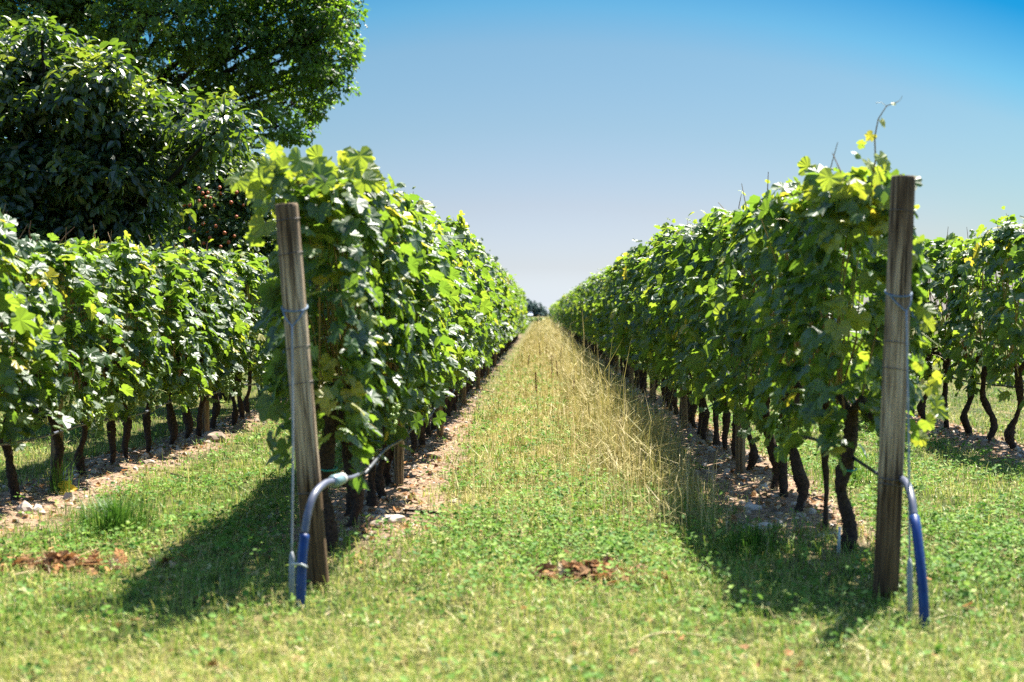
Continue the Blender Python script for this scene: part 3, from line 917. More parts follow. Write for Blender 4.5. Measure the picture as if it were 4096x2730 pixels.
OAKLEAF_V = np.array([(0, 0, 0), (.16, .25, .03), (.10, .38, 0), (.27, .55, .05), (.17, .68, 0), (.2, .85, .02), (0, 1, -.08),
                      (-.2, .85, .02), (-.17, .68, 0), (-.27, .55, .05), (-.10, .38, 0), (-.16, .25, .03)])
OAKLEAF_F = np.array([(0, 1, 11), (1, 2, 10), (1, 10, 11), (2, 3, 9), (2, 9, 10), (3, 4, 8), (3, 8, 9), (4, 5, 7), (4, 7, 8), (5, 6, 7)])
OVAL_V = np.array([(0, 0, 0), (.2, .22, .09), (.26, .5, .09), (.15, .8, .02), (0, 1, -.14), (-.15, .8, .02), (-.26, .5, .09), (-.2, .22, .09), (0, .3, 0), (0, .65, -.02)])
OVAL_F = np.array([(0, 1, 8), (1, 2, 8), (2, 9, 8), (2, 3, 9), (3, 4, 9), (0, 8, 7), (7, 8, 6), (6, 8, 9), (6, 9, 5), (5, 9, 4)])

def tree(name, label, cat, base, lobes, trunk_top, tr, leafV, leafF, lmat, nclump, nleaf, lsize, clump_r, droop=.5, shell=.45, seed=1, group=None, upright=0.0, limb_r=.09, tint_top=.0):
    """trunk and limbs to every lobe, twigs to every leaf clump, leaves on the clumps"""
    rng = np.random.default_rng(seed)
    base = np.array(base, float); trunk_top = np.array(trunk_top, float)
    root = empty(name, base)
    tag(root, label, cat, group)
    wood = MB(); C, Cn, lobe_of = [], [], []
    mid = (base + trunk_top) / 2 + rng.normal(0, .12, 3) * [1, 1, 0]
    wood.tube(spline([base - [0, 0, .2], mid, trunk_top], 8) - base, np.linspace(tr * 1.2, tr * .75, 16), 12, True, .05, rng)
    tot = sum(l[3] ** 2 for l in lobes)
    for (x, y, z, r) in lobes:
        c = np.array([x, y, z])
        m1 = trunk_top + (c - trunk_top) * .5 + rng.normal(0, .15, 3) * r + [0, 0, .15 * r]
        limb = spline([trunk_top, m1, c], 6) - base
        wood.tube(limb, np.linspace(limb_r, limb_r * .3, len(limb)), 7, False, .05, rng)
        k = max(4, int(nclump * r * r / tot))
        d = unit(rng.normal(0, 1, (k, 3)))
        rad = r * (shell + (1 - shell) * rng.random(k) ** .5) * (1 + .18 * np.sin(d[:, 0] * 5 + x) * np.sin(d[:, 2] * 6 + z))
        cc = c + d * rad[:, None] * [1, 1, .9]
        for q, dd in zip(cc, d):
            wood.tube([c - base + dd * r * .1, (c + q) / 2 - base + rng.normal(0, .06, 3) * r, q - base], [limb_r * .12, limb_r * .08, limb_r * .04], 4, False)
        C.append(cc); Cn.append(d)
    C = np.concatenate(C); Cn = np.concatenate(Cn)
    n = len(C) * nleaf
    ci = np.repeat(np.arange(len(C)), nleaf)
    off = rng.normal(0, 1, (n, 3)); off = unit(off) * (rng.random(n) ** .5)[:, None]
    cr_ = clump_r * rng.uniform(.6, 1.25, len(C))
    P = C[ci] + off * cr_[ci][:, None] * [1, 1, .7]
    nrm = Cn[ci] * .4 + off * .5 + [0, 0, .6] + rng.normal(0, .5, (n, 3))
    tip = off * .8 + Cn[ci] * .4 + [0, 0, -droop + upright] + rng.normal(0, .5, (n, 3))
    ct = rng.random(len(C)) ** 1.8 * .75
    ti = np.clip(ct[ci] + rng.random(n) * .35 + tint_top * np.clip(off[:, 2], 0, 1), 0, 1)
    V, F, t = scatter(leafV, leafF, P - base, frames(nrm, tip), rng.uniform(lsize[0], lsize[1], n), ti)
    wood.build('trunk', M['treebark'], root)
    MB().add(V, F, t).build('crown', lmat, root, False)
    return root

rt = np.random.default_rng(55)
D = 30.0
oak_l = []
for X, Y, r in ((775, 120, 62), (770, 190, 48), (790, 40, 55), (690, 300, 36), (700, 110, 115), (745, 60, 80), (725, 170, 85), (660, 235, 95), (640, 290, 62), (560, 200, 120), (520, 90, 140), (400, 170, 130), (340, 50, 150), (200, 20, 140), (80, 30, 160),
                (250, 150, 120), (640, -20, 150), (480, -60, 170), (300, -140, 200), (120, -140, 220), (-60, 0, 220), (740, -40, 90), (560, -200, 200), (-100, -250, 260), (400, -330, 220), (700, 30, 110)):
    for dd in (0,):
        dep = D + rt.uniform(-1.6, 1.6)
        oak_l.append((*px(X, Y, dep), r / 3268 * dep))
tree('oak_tree', 'large dark oak whose leafy boughs overhang the top of the photo behind the fruit trees', 'tree', (-10.2, 31, -.02), oak_l, (-10.0, 31, 4.6), .42,
     OAKLEAF_V, OAKLEAF_F, M['oak'], 2300, 28, (.10, .17), .23, droop=.3, shell=.22, seed=21, limb_r=.10)

D = 18.0
gl = []
for X, Y, r in ((60, 180, 120), (190, 215, 115), (290, 290, 110), (390, 310, 95), (455, 320, 70), (120, 330, 140), (270, 420, 130), (375, 420, 80), (30, 460, 140), (180, 510, 120), (-90, 260, 180), (-110, 470, 170),
                (300, 550, 90), (510, 290, 50), (540, 320, 34), (60, 110, 70), (210, 120, 45), (95, 75, 26), (150, 95, 22), (330, 205, 28), (420, 235, 24), (500, 250, 26), (250, 150, 30), (20, 600, 130), (230, 600, 110)):
    dep = D + rt.uniform(-.9, .9)
    gl.append((*px(X, Y, dep), r / 3268 * dep))
gl_tree = tree('persimmon_tree', 'round glossy leaved fruit tree standing in front of the oak', 'tree', (-6.3, 18.4, 0), gl, (-6.2, 18.4, 1.7), .16,
     OVAL_V, OVAL_F, M['glossy'], 1000, 24, (.105, .18), .27, droop=.3, shell=.3, seed=22, limb_r=.055, tint_top=.25)

D = 21.0
pl = []
for X, Y, r in ((520, 470, 80), (570, 430, 42), (615, 480, 42), (560, 370, 40), (630, 560, 50), (585, 520, 62), (460, 520, 90), (600, 590, 60), (530, 580, 85), (430, 600, 90), (545, 400, 55), (480, 420, 60), (610, 540, 45)):
    dep = D + rt.uniform(-.7, .7)
    pl.append((*px(X, Y, dep), r / 3268 * dep))
plum = tree('plum_tree', 'loose fruit tree hung with small orange plums behind the glossy leaved tree', 'tree', (-4.95, 22.2, 0), pl, (-4.95, 22.2, 1.3), .1,
     OVAL_V, OVAL_F, M['plum'], 560, 24, (.075, .125), .2, droop=.6, shell=.25, seed=23, limb_r=.035, tint_top=.2)
rf = np.random.default_rng(66)
fv, ff = ICO2
fruit_me = tri_mesh('fruit', fv * [.023, .023, .024], ff, M['fruit'], None, True)
for X, Y in [(455, 435), (463, 448), (470, 452), (478, 440), (484, 455), (450, 462), (490, 470), (440, 475), (466, 476), (418, 455), (425, 470), (410, 480), (500, 430), (505, 445), (435, 520), (445, 530),
             (470, 515), (480, 528), (492, 522), (498, 500), (512, 535), (440, 550), (470, 560), (482, 548), (525, 555), (505, 570), (540, 540), (520, 420), (530, 465), (545, 500), (400, 590), (455, 588), (560, 470), (548, 445)]:
    p = px(X + rf.normal(0, 3), Y + rf.normal(0, 3), 19.9 + rf.uniform(-.3, .4))
    o = link('fruit', fruit_me, plum, p - np.array(plum.location)); s = rf.uniform(.85, 1.2); o.scale = (s, s, s)

D = 42.0
wl = []
for X, Y, r in ((600, 560, 55), (640, 600, 50), (570, 610, 60), (610, 640, 60), (520, 640, 70)):
    dep = D + rt.uniform(-.7, .7)
    wl.append((*px(X, Y, dep), r / 3268 * dep))
tree('willow_shrub', 'pale fine leaved shrub glimpsed between the plum tree and the leaning post', 'shrub', (-8.4, 42, 0), wl, (-8.4, 42, .9), .08,
     SIMPLE_V * [.4, 1, 1], SIMPLE_F, M['plum'], 240, 24, (.10, .17), .3, droop=.7, shell=.2, seed=24, limb_r=.03)
D = 46
hl = []
for X in range(-120, 560, 85):
    hl.append((*px(X, 560 + rt.uniform(-20, 20), D), 95 / 3268 * D)); hl.append((*px(X + 40, 660, D), 95 / 3268 * D))
tree('hedge_tree', 'dark broad bush filling the shade behind the fruit trees', 'bush', (-14, 46, 0), hl, (-14, 46, 1.0), .2,
     SIMPLE_V, SIMPLE_F, M['oak'], 420, 28, (.2, .32), .6, droop=.3, shell=.2, seed=25, limb_r=.05)

# the lone far tree at the end of the aisle and the pale car below it
fl = []
DF = 460
for X, Y, r in ((1218, 706, 16), (1204, 708, 16), (1232, 708, 15), (1244, 716, 14), (1224, 720, 18), (1206, 722, 18), (1250, 724, 10), (1190, 712, 18), (1176, 720, 18), (1240, 726, 14), (1212, 698, 11), (1228, 701, 10), (1252, 730, 8)):
    dep = DF + rt.uniform(-3, 3)
    fl.append((*px(X, Y, dep), r / 3268 * dep))
tree('broad_tree', 'lone rounded tree tinted blue green for haze far away at the end of the aisle', 'tree', (-2.2, DF, 0), fl, (-2.2, DF, 1.2), .35,
     SIMPLE_V, SIMPLE_F, M['fartree'], 420, 26, (.3, .5), .55, droop=.3, shell=.3, seed=26, limb_r=.12)

def car():
    root = empty('parked_car', (-2.9, 440, 0)); tag(root, 'tiny pale car parked below the lone far tree', 'car')
    # front view towards the camera: bonnet, cabin, wheels
    def loft(secs):
        V, F = [], []
        for (y, w_, z0, z1) in secs:
            V += [(-w_, y, z0), (w_, y, z0), (w_ * .97, y, z1), (-w_ * .97, y, z1)]
        for i in range(len(secs) - 1):
            for k in range(4):
                a, b = i * 4 + k, i * 4 + (k + 1) % 4
                F += [(a, b, b + 4), (a, b + 4, a + 4)]
        n = (len(secs) - 1) * 4
        F += [(0, 2, 1), (0, 3, 2), (n, n + 1, n + 2), (n, n + 2, n + 3)]
        return V, F
    MB().add(*loft([(-2.05, .7, .3, .62), (-1.8, .82, .22, .78), (-.8, .86, .2, .92), (1.3, .86, .2, .95), (2.0, .78, .25, .9)])).build('body', M['carpaint'], root, False)
    MB().add(*loft([(-.82, .74, .93, .94), (-.2, .64, .935, 1.42), (1.0, .64, .95, 1.44), (1.6, .7, .95, .98)])).build('windows', M['glass'], root, False)
    MB().add(*loft([(-.2, .63, 1.42, 1.47), (1.0, .63, 1.44, 1.49)])).build('roof', M['carpaint'], root, False)
    for x in (-.74, .74):
        for y in (-1.3, 1.3):
            MB().tube([(x - .1, y, .31), (x + .1, y, .31)], .31, 14).build('wheel', M['tyre'], root)
car()

# ------------------------------------------------------------------ ground cover
RG = np.random.default_rng(1234)
def place(n, d0, d1, p=1.0, margin=.42):
    """points in front of the camera, thinning out with distance"""
    u = RG.random(n)
    d = d0 * (d1 / d0) ** u if p == 1 else (d0 ** (1 - p) + u * (d1 ** (1 - p) - d0 ** (1 - p))) ** (1 / (1 - p))
    x = RG.uniform(-1, 1, n) * (margin * d + .6)
    return x, d

def rowdist(x):
    return np.min(np.abs(x[:, None] - np.array(ROWS)[None]), 1)

def patch(x, y, s, ph):
    return .5 + .25 * np.sin(x * s + ph) * np.sin(y * s * .8 + 1.3 * ph) + .25 * np.sin(x * s * 2.3 - y * s * 1.7 + ph * 2.1)

def bare(x, y):
    """0..1 how bare the soil is: strips under the rows beyond the headland"""
    return np.clip((.62 - .36 * np.clip((y - 10) / 16, 0, 1) - rowdist(x) + (patch(x, y, 3.0, 1.0) - .5) * .35) / .3, 0, 1) * np.clip((y - 8.0) / 1.3, 0, 1)

def lawn():
    x, y = place(280000, 4.2, 60, 1.0)
    keep = (RG.random(len(x)) > bare(x, y) * 1.0) & (((x - .27) / .3) ** 2 + ((y - 7.5) / .13) ** 2 > RG.random(len(x)))
    tall = np.clip((y - 8) / 2, 0, 1)
    # the aisle between the two middle rows is mostly dry
    x, y, tall = x[keep], y[keep], tall[keep]
    n = len(x)
    pos = np.column_stack([x, y, height(x, y) - .004])
    g = patch(x, y, 1.1, .3)
    h = RG.gamma(5, .2, n) * (.046 + .03 * g) * (1 + .2 * tall)
    wd = (.0036 + .0007 * y / 5) * RG.uniform(.6, 1.4, n)
    dry = .36 + .34 * (patch(x, y, .8, 2.2) - .35) + .3 * np.clip((6.5 - y) / 1.2, 0, 1) * (.3 + .7 * patch(x, y, .9, 4.0)) + .06
    aisle = ((x > -.7) & (x < 1.25) & (y > 9.5)).astype(float)
    dry = dry + aisle * .16
    ti = np.clip(RG.normal(dry, .22), 0, 1)
    V, F, t = blades(pos, h, wd, np.clip(np.abs(RG.normal(.75, .4, n)), 0, 1.4), RG.uniform(0, 6.28, n), ti)
    tag(link('lawn_grass', tri_mesh('lawn_grass', V, F, M['grass'], t)), 'short sunlit grass covering the headland and the aisles', 'grass', None, 'stuff')
lawn()

CLOV_V = np.array([(0, 0, 0), (.42, .35, .10), (.3, .85, .02), (0, 1, -.05), (-.3, .85, .02), (-.42, .35, .10)])
CLOV_F = np.array([(0, 1, 2), (0, 2, 3), (0, 3, 4), (0, 4, 5)])
def weeds():
    x, y = place(64000, 4.6, 46, 1.0)
    pch = patch(x, y, 1.5, .8)
    # leafy patches: middle of the aisle near the headland, right-hand aisle, left-hand aisle
    zone = np.full(len(x), .05)
    zone = np.maximum(zone, .95 * np.exp(-(((x - .3) / .85) ** 2 + ((y - 8.3) / 1.1) ** 2)))
    zone = np.maximum(zone, .8 * ((x > 2.0) & (x < 4.4) & (y > 6.6)) * (pch > .3))
    zone = np.maximum(zone, .6 * ((x > -3.2) & (x < -1.5) & (y > 7.8)) * (pch > .45))
    zone = np.maximum(zone, .85 * ((x > -.8) & (x < 1.0) & (y > 8.5)) * (pch > .44))
    zone *= 1 - .95 * np.exp(-(((x - .27) / .3) ** 2 + ((y - 7.5) / .2) ** 2) ** 2)
    zone = np.maximum(zone, .16 * (y < 8.2) * (y > 6.2) * (pch > .66))
    keep = RG.random(len(x)) < zone * (1 - .9 * bare(x, y))
    x, y = x[keep], y[keep]
    # three leaflets per sprig
    n0 = len(x)
    k = 4
    x = np.repeat(x, k) + RG.normal(0, .022, n0 * k); y = np.repeat(y, k) + RG.normal(0, .022, n0 * k)
    n = len(x)
    hh = np.repeat(RG.gamma(4, .25, n0), k) * .055 + RG.normal(0, .012, n)
    pos = np.column_stack([x, y, height(x, y) + np.abs(hh)])
    nrm = np.column_stack([RG.normal(0, .45, n), RG.normal(0, .45, n), np.ones(n)])
    tip = RG.normal(0, 1, (n, 3))
    sz = RG.uniform(.014, .038, n) * (1 + np.clip(y - 8, 0, 20) * .03)
    ti = np.clip(np.repeat(RG.normal(.45, .22, n0), k) + RG.normal(0, .08, n), 0, 1)
    V, F, t = scatter(CLOV_V, CLOV_F, pos, frames(nrm, tip), sz, ti)
    tag(link('weeds', tri_mesh('weeds', V, F, M['weed'], t)), 'low leafy clover and weeds among the grass', 'weeds', None, 'stuff')
weeds()

def dry_grass():
    mb = MB()
    # tall dry grass along the right side of the aisle, thinner over the rest of it
    n = 62000
    y = 8.6 * (190 / 8.6) ** RG.random(n)
    x = np.where(RG.random(n) < .58, RG.normal(.82, .27, n), RG.uniform(-.7, 1.3, n))
    keep = (x < 1.36) & (x > -.75)
    x, y = x[keep], y[keep]
    pp = patch(x, y, 1.9, 3.1)
    keep = RG.random(len(x)) < (.12 + 1.0 * pp) * np.clip((y - 8.2 - 2.6 * patch(x, y, 2.2, 1.7)) / 2.2, .04, 1)
    x, y = x[keep], y[keep]; n = len(x)
    edge = np.exp(-((x - .82) / .3) ** 2)
    h = RG.gamma(6, 1 / 6, n) * (.08 + .14 * np.clip((patch(x, y, 2.6, 5.0) - .5) / .2, 0, 1) + .24 * edge * np.clip((y - 9) / 2, .3, 1) + .05 * np.clip((y - 20) / 20, 0, 1))
    wd = (.0024 + .0003 * y) * RG.uniform(.6, 1.5, n)
    cl = np.column_stack([np.round(x * 7) * 1.7, np.round(y * 5) * 2.3])
    ch = np.abs(np.sin(cl[:, 0] * 12.9 + cl[:, 1] * 78.2) * 43758.5) % 1        # clump by clump
    h *= .55 + .9 * ch
    pos = np.column_stack([x, y, height(x, y)])
    ti = np.clip(RG.normal(.42 + .25 * (ch - .5), .22, n), 0, 1)
    az = np.where(RG.random(n) < .6, ch * 40, RG.uniform(0, 6.28, n)) + RG.normal(0, .5, n)
    mb.add(*blades(pos, h, wd, np.clip(np.abs(RG.normal(.6, .4, n)), 0, 1.3), az, ti, .3))
    # single long bleached stems arching over
    n = 1300
    y = 8.8 * (60 / 8.8) ** RG.random(n); x = np.clip(np.where(RG.random(n) < .6, RG.normal(.8, .27, n), RG.uniform(-.7, 1.3, n)), -.8, 1.4)
    mb.add(*blades(np.column_stack([x, y, height(x, y)]), RG.uniform(.18, .5, n), (.0022 + .0003 * y), RG.uniform(.2, .85, n), RG.uniform(0, 6.28, n), np.clip(RG.normal(.8, .18, n), 0, 1), .15))
    # flattened straw lying on the soil and turf
    x, y = place(42000, 5, 60, 1.0, .4)
    b = bare(x, y)
    inner = ((x > -.9) & (x < 1.5) & (y > 8.5))
    keep = RG.random(len(x)) < np.where(inner, .8, .34 + .4 * b)
    x, y = x[keep], y[keep]; n = len(x)
    a = RG.uniform(0, 6.28, n); L_ = RG.uniform(.04, .16, n) * (1 + y * .01); wd = (.002 + .00028 * y) * RG.uniform(.7, 1.3, n)
    d = np.column_stack([np.cos(a), np.sin(a), RG.normal(0, .12, n)]); s = np.column_stack([-np.sin(a), np.cos(a), np.zeros(n)])
    c = np.column_stack([x, y, height(x, y) + RG.uniform(.008, .03, n)])
    V = np.stack([c - d * L_[:, None] / 2 - s * wd[:, None] / 2, c - d * L_[:, None] / 2 + s * wd[:, None] / 2, c + s * wd[:, None] / 2 + [0, 0, .006], c - s * wd[:, None] / 2 + [0, 0, .006], c + d * L_[:, None] / 2], 1)
    TF = np.array([(0, 1, 2), (0, 2, 3), (3, 2, 4)])
    F = TF[None] + (np.arange(n) * 5)[:, None, None]
    mb.add(V.reshape(-1, 3), F.reshape(-1, 3), np.repeat(np.clip(RG.normal(.68, .2, n), 0, 1), 5))
    tag(mb.build('dry_grass', M['straw'], None, False), 'tall dry straw coloured grass along the aisle', 'grass', None, 'stuff')
dry_grass()

def gravel():
    n = 5200
    y = 8.4 * (45 / 8.4) ** RG.random(n)
    x = RG.choice(ROWS, n) + RG.normal(0, .30, n)
    keep = RG.random(n) < bare(x, y) + .05
    x, y = x[keep], y[keep]; n = len(x)
    sz = RG.gamma(2.2, .0055, n) + .004 + .0004 * y
    pos = np.column_stack([x, y, height(x, y) - sz * .05])
    Rm = frames(RG.normal(0, 1, (n, 3)), RG.normal(0, 1, (n, 3)))
    Rm = Rm * RG.uniform(.6, 1.2, (n, 1, 3))
    V, F, t = scatter(ICO1[0] * (1 + RG.normal(0, .12, (len(ICO1[0]), 1))), ICO1[1], pos, Rm, sz, RG.random(n))
    tag(link('gravel', tri_mesh('gravel', V, F, M['stone'], t)), 'pale pebbles scattered over the bare soil under the vines', 'gravel', None, 'stuff')
gravel()

def fallen_leaves():
    n = 5200
    y = 7.6 * (40 / 7.6) ** RG.random(n)
    x = RG.choice(ROWS, n) + RG.normal(0, .42, n)
    keep = RG.random(n) < .35 + bare(x, y)
    x, y = x[keep], y[keep]
    x2, y2 = place(260, 5, 9, 1.0, .4)
    x = np.concatenate([x, x2]); y = np.concatenate([y, y2]); n = len(x)
    pos = np.column_stack([x, y, height(x, y) + RG.uniform(.008, .03, n)])
    nrm = np.column_stack([RG.normal(0, .5, n), RG.normal(0, .5, n), np.ones(n)])
    V, F, t = scatter(SIMPLE_V * [1, 1, 2.2], SIMPLE_F, pos, frames(nrm, RG.normal(0, 1, (n, 3))), RG.uniform(.02, .055, n), np.clip(RG.normal(.5, .28, n), 0, 1))
    tag(link('fallen_leaves', tri_mesh('fallen_leaves', V, F, M['dead'], t)), 'brown fallen vine leaves littering the soil strips', 'leaf litter', None, 'stuff')
fallen_leaves()

# ---- single things on the ground
def leaf_pile(x, y, rx, ry, n, hgt, label, seed):
    r = np.random.default_rng(seed)
    root_z = hz(x, y)
    a = r.uniform(0, 6.28, n); q = np.abs(r.normal(0, .55, n))
    P = np.column_stack([np.cos(a) * q * rx, np.sin(a) * q * ry, np.clip(1 - q, 0, 1) * hgt * r.random(n)])
    P[:, 2] += .025 + height(P[:, 0] + x, P[:, 1] + y) - root_z
    Nn = np.column_stack([r.normal(0, .7, n), r.normal(-.35, .7, n), np.ones(n)])
    mb = MB()
    for k in range(3):
        m = r.integers(0, 3, n) == k
        V, F, t = scatter(LEAVES[k][0] * [.8, 1, (1.1, 2.2, .8)[k]], LEAVES[k][1], P[m], frames(Nn[m], r.normal(0, 1, (m.sum(), 3))), r.uniform(.035, .085, m.sum()), np.clip(r.normal(.5, .3, m.sum()), 0, 1))
        mb.add(V, F, t)
    for k in range(n // 3):
        c = np.array([r.normal(0, rx * .6), r.normal(0, ry * .6), .05]); d = np.array([r.normal(), r.normal(), r.normal(0, .2)]) * .07
        mb.tube([c - d, c, c + d], [.001, .0022, .001], 4, False, t=r.uniform(.2, 1))
    o = mb.build('dry_leaf_pile', M['dead'], None, False, (x, y, root_z))
    tag(o, label, 'leaf pile', 'small piles of dead leaves on the grass')
leaf_pile(.27, 7.5, .46, .15, 140, .10, 'curled orange brown leaf pile lying in the middle of the grass', 1)
leaf_pile(-2.63, 7.85, .5, .3, 150, .05, 'wide rusty heap of dead leaves by the row under the trees', 2)

def rock(x, y, s, label, seed, t=.6):
    r = np.random.default_rng(seed)
    V = ICO2[0].copy()
    V *= 1 + .22 * np.sin(V[:, :1] * 3 + r.uniform(0, 6)) * np.sin(V[:, 1:2] * 4 + r.uniform(0, 6)) + r.normal(0, .04, (len(V), 1))
    V *= np.array(s)
    o = MB().add(V, ICO2[1], np.clip(t + r.normal(0, .08, len(V)), 0, 1)).build('rock', M['stone'], None, False, (x, y, hz(x, y) + s[2] * .35))
    o.rotation_euler = (0, 0, r.uniform(0, 3)); tag(o, label, 'rock', 'loose rocks lying by the vines')
rock(-.98, 9.25, (.12, .07, .035), 'flat pale slab of rock at the foot of the row left of the aisle', 1, .95)
rock(-1.03, 9.02, (.07, .05, .03), 'darker rock touching the flat pale slab', 2, .45)
rock(-3.45, 15.1, (.12, .09, .07), 'brown boulder beside the pale post under the trees', 3, .4)
rock(-3.6, 15.55, (.09, .07, .05), 'grey brown stone just behind the brown boulder', 4, .5)
rock(-3.52, 9.72, (.055, .05, .05), 'round pale stone at the edge of the photo by the rusty leaf heap', 5, .85)
rock(-3.5, 12.75, (.06, .045, .03), 'smooth tan stone beside a trunk under the trees', 6, .6)
rock(-.62, 10.4, (.05, .045, .03), 'tan stone on bare soil in front of the first slim post', 7, .7)
rock(1.42, 9.0, (.08, .05, .03), 'pale stone in the shade below the row right of the aisle', 8, .9)
rock(1.5, 10.0, (.07, .06, .03), 'whitish stone among trunks of the row right of the aisle', 9, .95)

def grass_tuft(x, y, n, hgt, spread, mat, tl, label, seed, name='grass_tuft', cat='grass tuft', group=None):
    r = np.random.default_rng(seed)
    a = r.uniform(0, 6.28, n); q = np.abs(r.normal(0, spread, n))
    P = np.column_stack([np.cos(a) * q, np.sin(a) * q, np.full(n, -.01)])
    V, F, t = blades(P, hgt * r.uniform(.5, 1.1, n), r.uniform(.004, .0075, n), np.abs(r.normal(.45, .22, n)), a + r.normal(0, .5, n), np.clip(r.normal(tl, .12, n), 0, 1), .4)
    o = MB().add(V, F, t).build(name, mat, None, False, (x, y, hz(x, y)))
    tag(o, label, cat, group)
grass_tuft(-2.72, 9.1, 520, .30, .15, M['grass'], .12, 'tall dark green grass tuft in the aisle below the glossy tree', 1, group='grass tufts')
grass_tuft(-3.62, 10.75, 60, .34, .07, M['grass'], .25, 'sparse long bladed grass tuft growing at the thick trunk and post', 2, group='grass tufts')
grass_tuft(2.55, 11.5, 160, .3, .16, M['grass'], .3, 'loose grass tuft in the right aisle behind the taller post', 3, group='grass tufts')
grass_tuft(1.25, 8.35, 260, .22, .2, M['grass'], .08, 'shaded green grass tuft under the row right of the aisle', 4, group='grass tufts')
grass_tuft(1.18, 14.5, 240, .5, .16, M['straw'], .6, 'bleached tall straw clump leaning out of the right row', 5, 'straw_clump', 'straw clump')

# seed heads of brome leaning into the aisle
def seed_grass():
    r = np.random.default_rng(8)
    mb = MB()
    for k in range(16):
        a = np.array([r.normal(0, .05), r.normal(0, .05), 0]); h = r.uniform(.3, .46); dx = r.uniform(-.32, -.02)
        b = a + [dx, r.normal(0, .05), h]
        mid = a + [dx * .25, 0, h * .7]
        mb.tube(spline([a, mid, b], 5), .0016, 4, False, t=.5)
        for j in range(6):
            c = b + [-.014 * j * np.sign(-dx), r.normal(0, .006), -.006 * j + r.normal(0, .008)]
            mb.tube([c, c + [-.012, 0, .004], c + [-.03, 0, -.004]], [.001, .0055, .001], 5, False, t=r.uniform(.7, 1))
    o = mb.build('seed_grass', M['straw'], None, False, (1.02, 13.6, hz(1.02, 13.6)))
    tag(o, 'pinkish straw seed heads drooping from the edge of the right row', 'grass')
seed_grass()

# tall rusty dock stalks in the aisle
def dock_mesh(seed, h):
    r = np.random.default_rng(seed)
    mb = MB()
    bend = r.normal(0, .05, 2)
    st = spline([(0, 0, 0), (bend[0] * .3, bend[1] * .3, h * .5), (bend[0], bend[1], h)], 6)
    mb.tube(st, np.linspace(.004, .0015, len(st)), 5, False, t=.6)
    n = 90
    zz = h * (.45 + .55 * r.random(n))
    P = np.column_stack([np.interp(zz, st[:, 2], st[:, 0]), np.interp(zz, st[:, 2], st[:, 1]), zz]) + np.column_stack([r.normal(0, .007, n), r.normal(0, .007, n), np.zeros(n)])
    V, F, t = scatter(ICO1[0] * [1, 1, 1.4], ICO1[1], P, np.tile(np.eye(3), (n, 1, 1)), r.uniform(.003, .0075, n), r.random(n))
    mb.add(V, F, t)
    return mb.mesh('dock_stalk', M['dock'], False)
docks = [dock_mesh(70 + i, h) for i, h in enumerate((.62, .5, .4))]
for k, (x, y, lab) in enumerate(((.22, 25.5, 'tallest rusty dock stalk in the middle of the grassy aisle'),
                                 (.33, 26.2, 'rusty dock stalk just right of the tallest one'),
                                 (-.28, 33, 'dark dock stalk standing alone towards the left row'),
                                 (.02, 37, 'slender dock stalk in the far middle of the aisle'),
                                 (.18, 41, 'slender dock stalk beside the thick rusty one'),
                                 (.42, 40, 'thick rusty dock stalk far along the aisle'),
                                 (.5, 35, 'short dock stalk in front of the thick rusty one'),
                                 (-.05, 21, 'pale leaning weed stalk nearest of those in the aisle'),
                                 (.5, 21.5, 'short brown stalk in dry grass near the right row'),
                                 (.62, 52, 'farthest thin dock stalk close to the right row'))):
    o = link('dock_weed', docks[k % 3], None, (x, y, hz(x, y))); o.rotation_euler = (0, 0, k * 1.3)
    tag(o, lab, 'weed', 'tall dock weeds in the aisle')

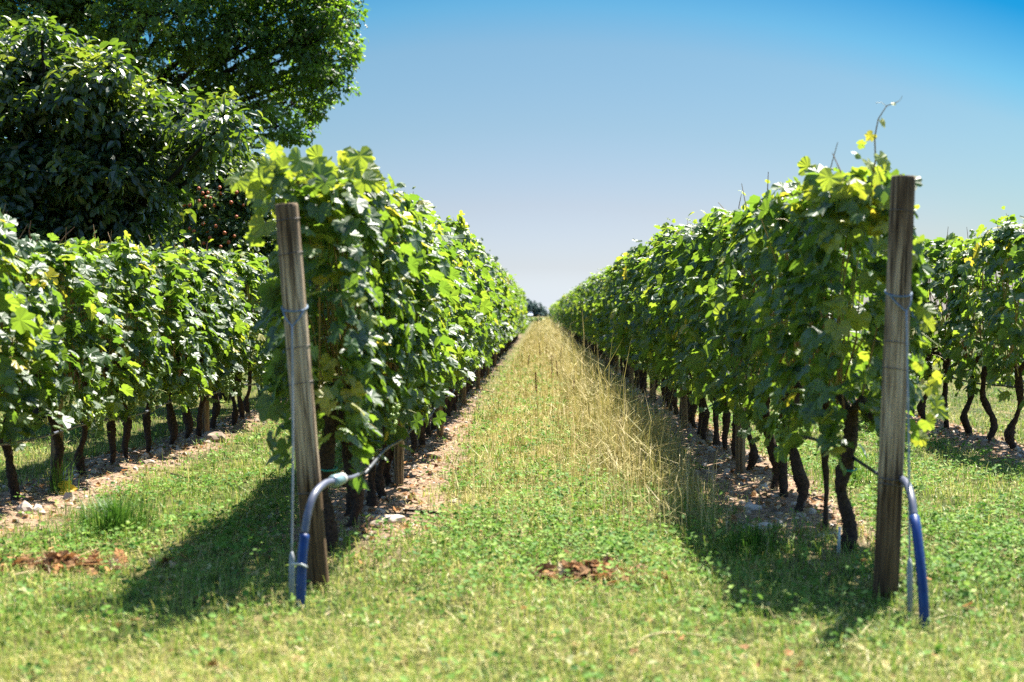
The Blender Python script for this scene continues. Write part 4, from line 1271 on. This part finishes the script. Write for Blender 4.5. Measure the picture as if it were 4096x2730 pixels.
# loose bits
def bit(name, pts, rad, mat, label, cat, group=None, t=.7):
    P = np.array(pts, float); o = P[0].copy(); o[2] = hz(o[0], o[1])
    P[:, 2] += np.array([hz(p[0], p[1]) for p in P])
    S = spline(P, 8)
    q = MB().tube(S - o, np.interp(np.linspace(0, 1, len(S)), np.linspace(0, 1, len(rad)), rad), 6, True, t=t).build(name, mat, None, True, o)
    tag(q, label, cat, group)
bit('dry_stalk', [(.395, 5.83, .005), (.44, 5.9, .035), (.55, 5.95, .045), (.70, 5.94, .035), (.83, 5.98, .02)], [.003, .005, .005, .004, .003], M['straw'], 'long pale dry stalk curved across the near lawn', 'stalk', t=.85)
bit('twig', [(-1.78, 8.05, .02), (-1.62, 7.98, .035), (-1.48, 7.85, .03)], [.004, .006, .004], M['dock'], 'reddish brown twig lying in the shadow of the left row', 'twig', 'fallen twigs', .8)
bit('twig', [(-2.0, 7.35, .02), (-1.9, 7.3, .025), (-1.84, 7.27, .02)], [.004, .005, .003], M['dock'], 'short dark twig on the sunny grass left of the shadow', 'twig', 'fallen twigs', .2)
bit('twig', [(-3.2, 12.2, .02), (-3.0, 12.0, .03), (-2.85, 11.9, .02)], [.008, .011, .007], M['treebark'], 'dark stick on the bare soil in front of the trees', 'twig', 'fallen twigs')
bit('twig', [(-2.75, 16.3, .02), (-2.5, 16.0, .03), (-2.35, 15.85, .02)], [.008, .01, .006], M['treebark'], 'thin stick on gravel near the leaning post', 'twig', 'fallen twigs')
bit('twig', [(.17, 6.22, .02), (.22, 6.24, .03), (.27, 6.2, .02)], [.004, .006, .004], M['dock'], 'small dark bent twig on the near lawn', 'twig', 'fallen twigs', .2)
bit('twig', [(-.95, 9.9, .02), (-.75, 9.75, .03), (-.6, 9.75, .02)], [.008, .012, .008], M['treebark'], 'dark stick on the soil by the flat pale slab', 'twig', 'fallen twigs')
bit('dry_stalk', [(1.83, 8.2, .28), (2.0, 8.2, .22), (2.2, 8.15, .12), (2.36, 8.1, .03)], [.003, .003, .0025, .002], M['straw'], 'long yellow stem slanting down from the taller post', 'stem', t=.55)
yl = MB()
V, F, t = scatter(*LEAVES[0], np.array([(0, 0, .04)]), frames(np.array([(.2, -.8, .6)]), np.array([(1, 0, .3)])), np.array([.14]), np.array([.6]))
yl.add(V, F, t)
tag(yl.build('yellow_leaf', M['yellowleaf'], None, False, (-3.6, 10.72, hz(-3.6, 10.72))), 'bright yellow fallen leaf at the foot of the thick trunk and post', 'leaf')
wt = MB().tube([(0, 0, -.02), (.004, 0, .07), (.012, .01, .15)], [.012, .009, .007], 8)
tag(wt.build('plastic_stake', M['collar'], None, True, (1.70, 8.1, hz(1.7, 8.1))), 'short whitish plastic stake at the first trunk right of the aisle', 'stake')
print('vines', VINE_N, 'objects', len(bpy.data.objects))
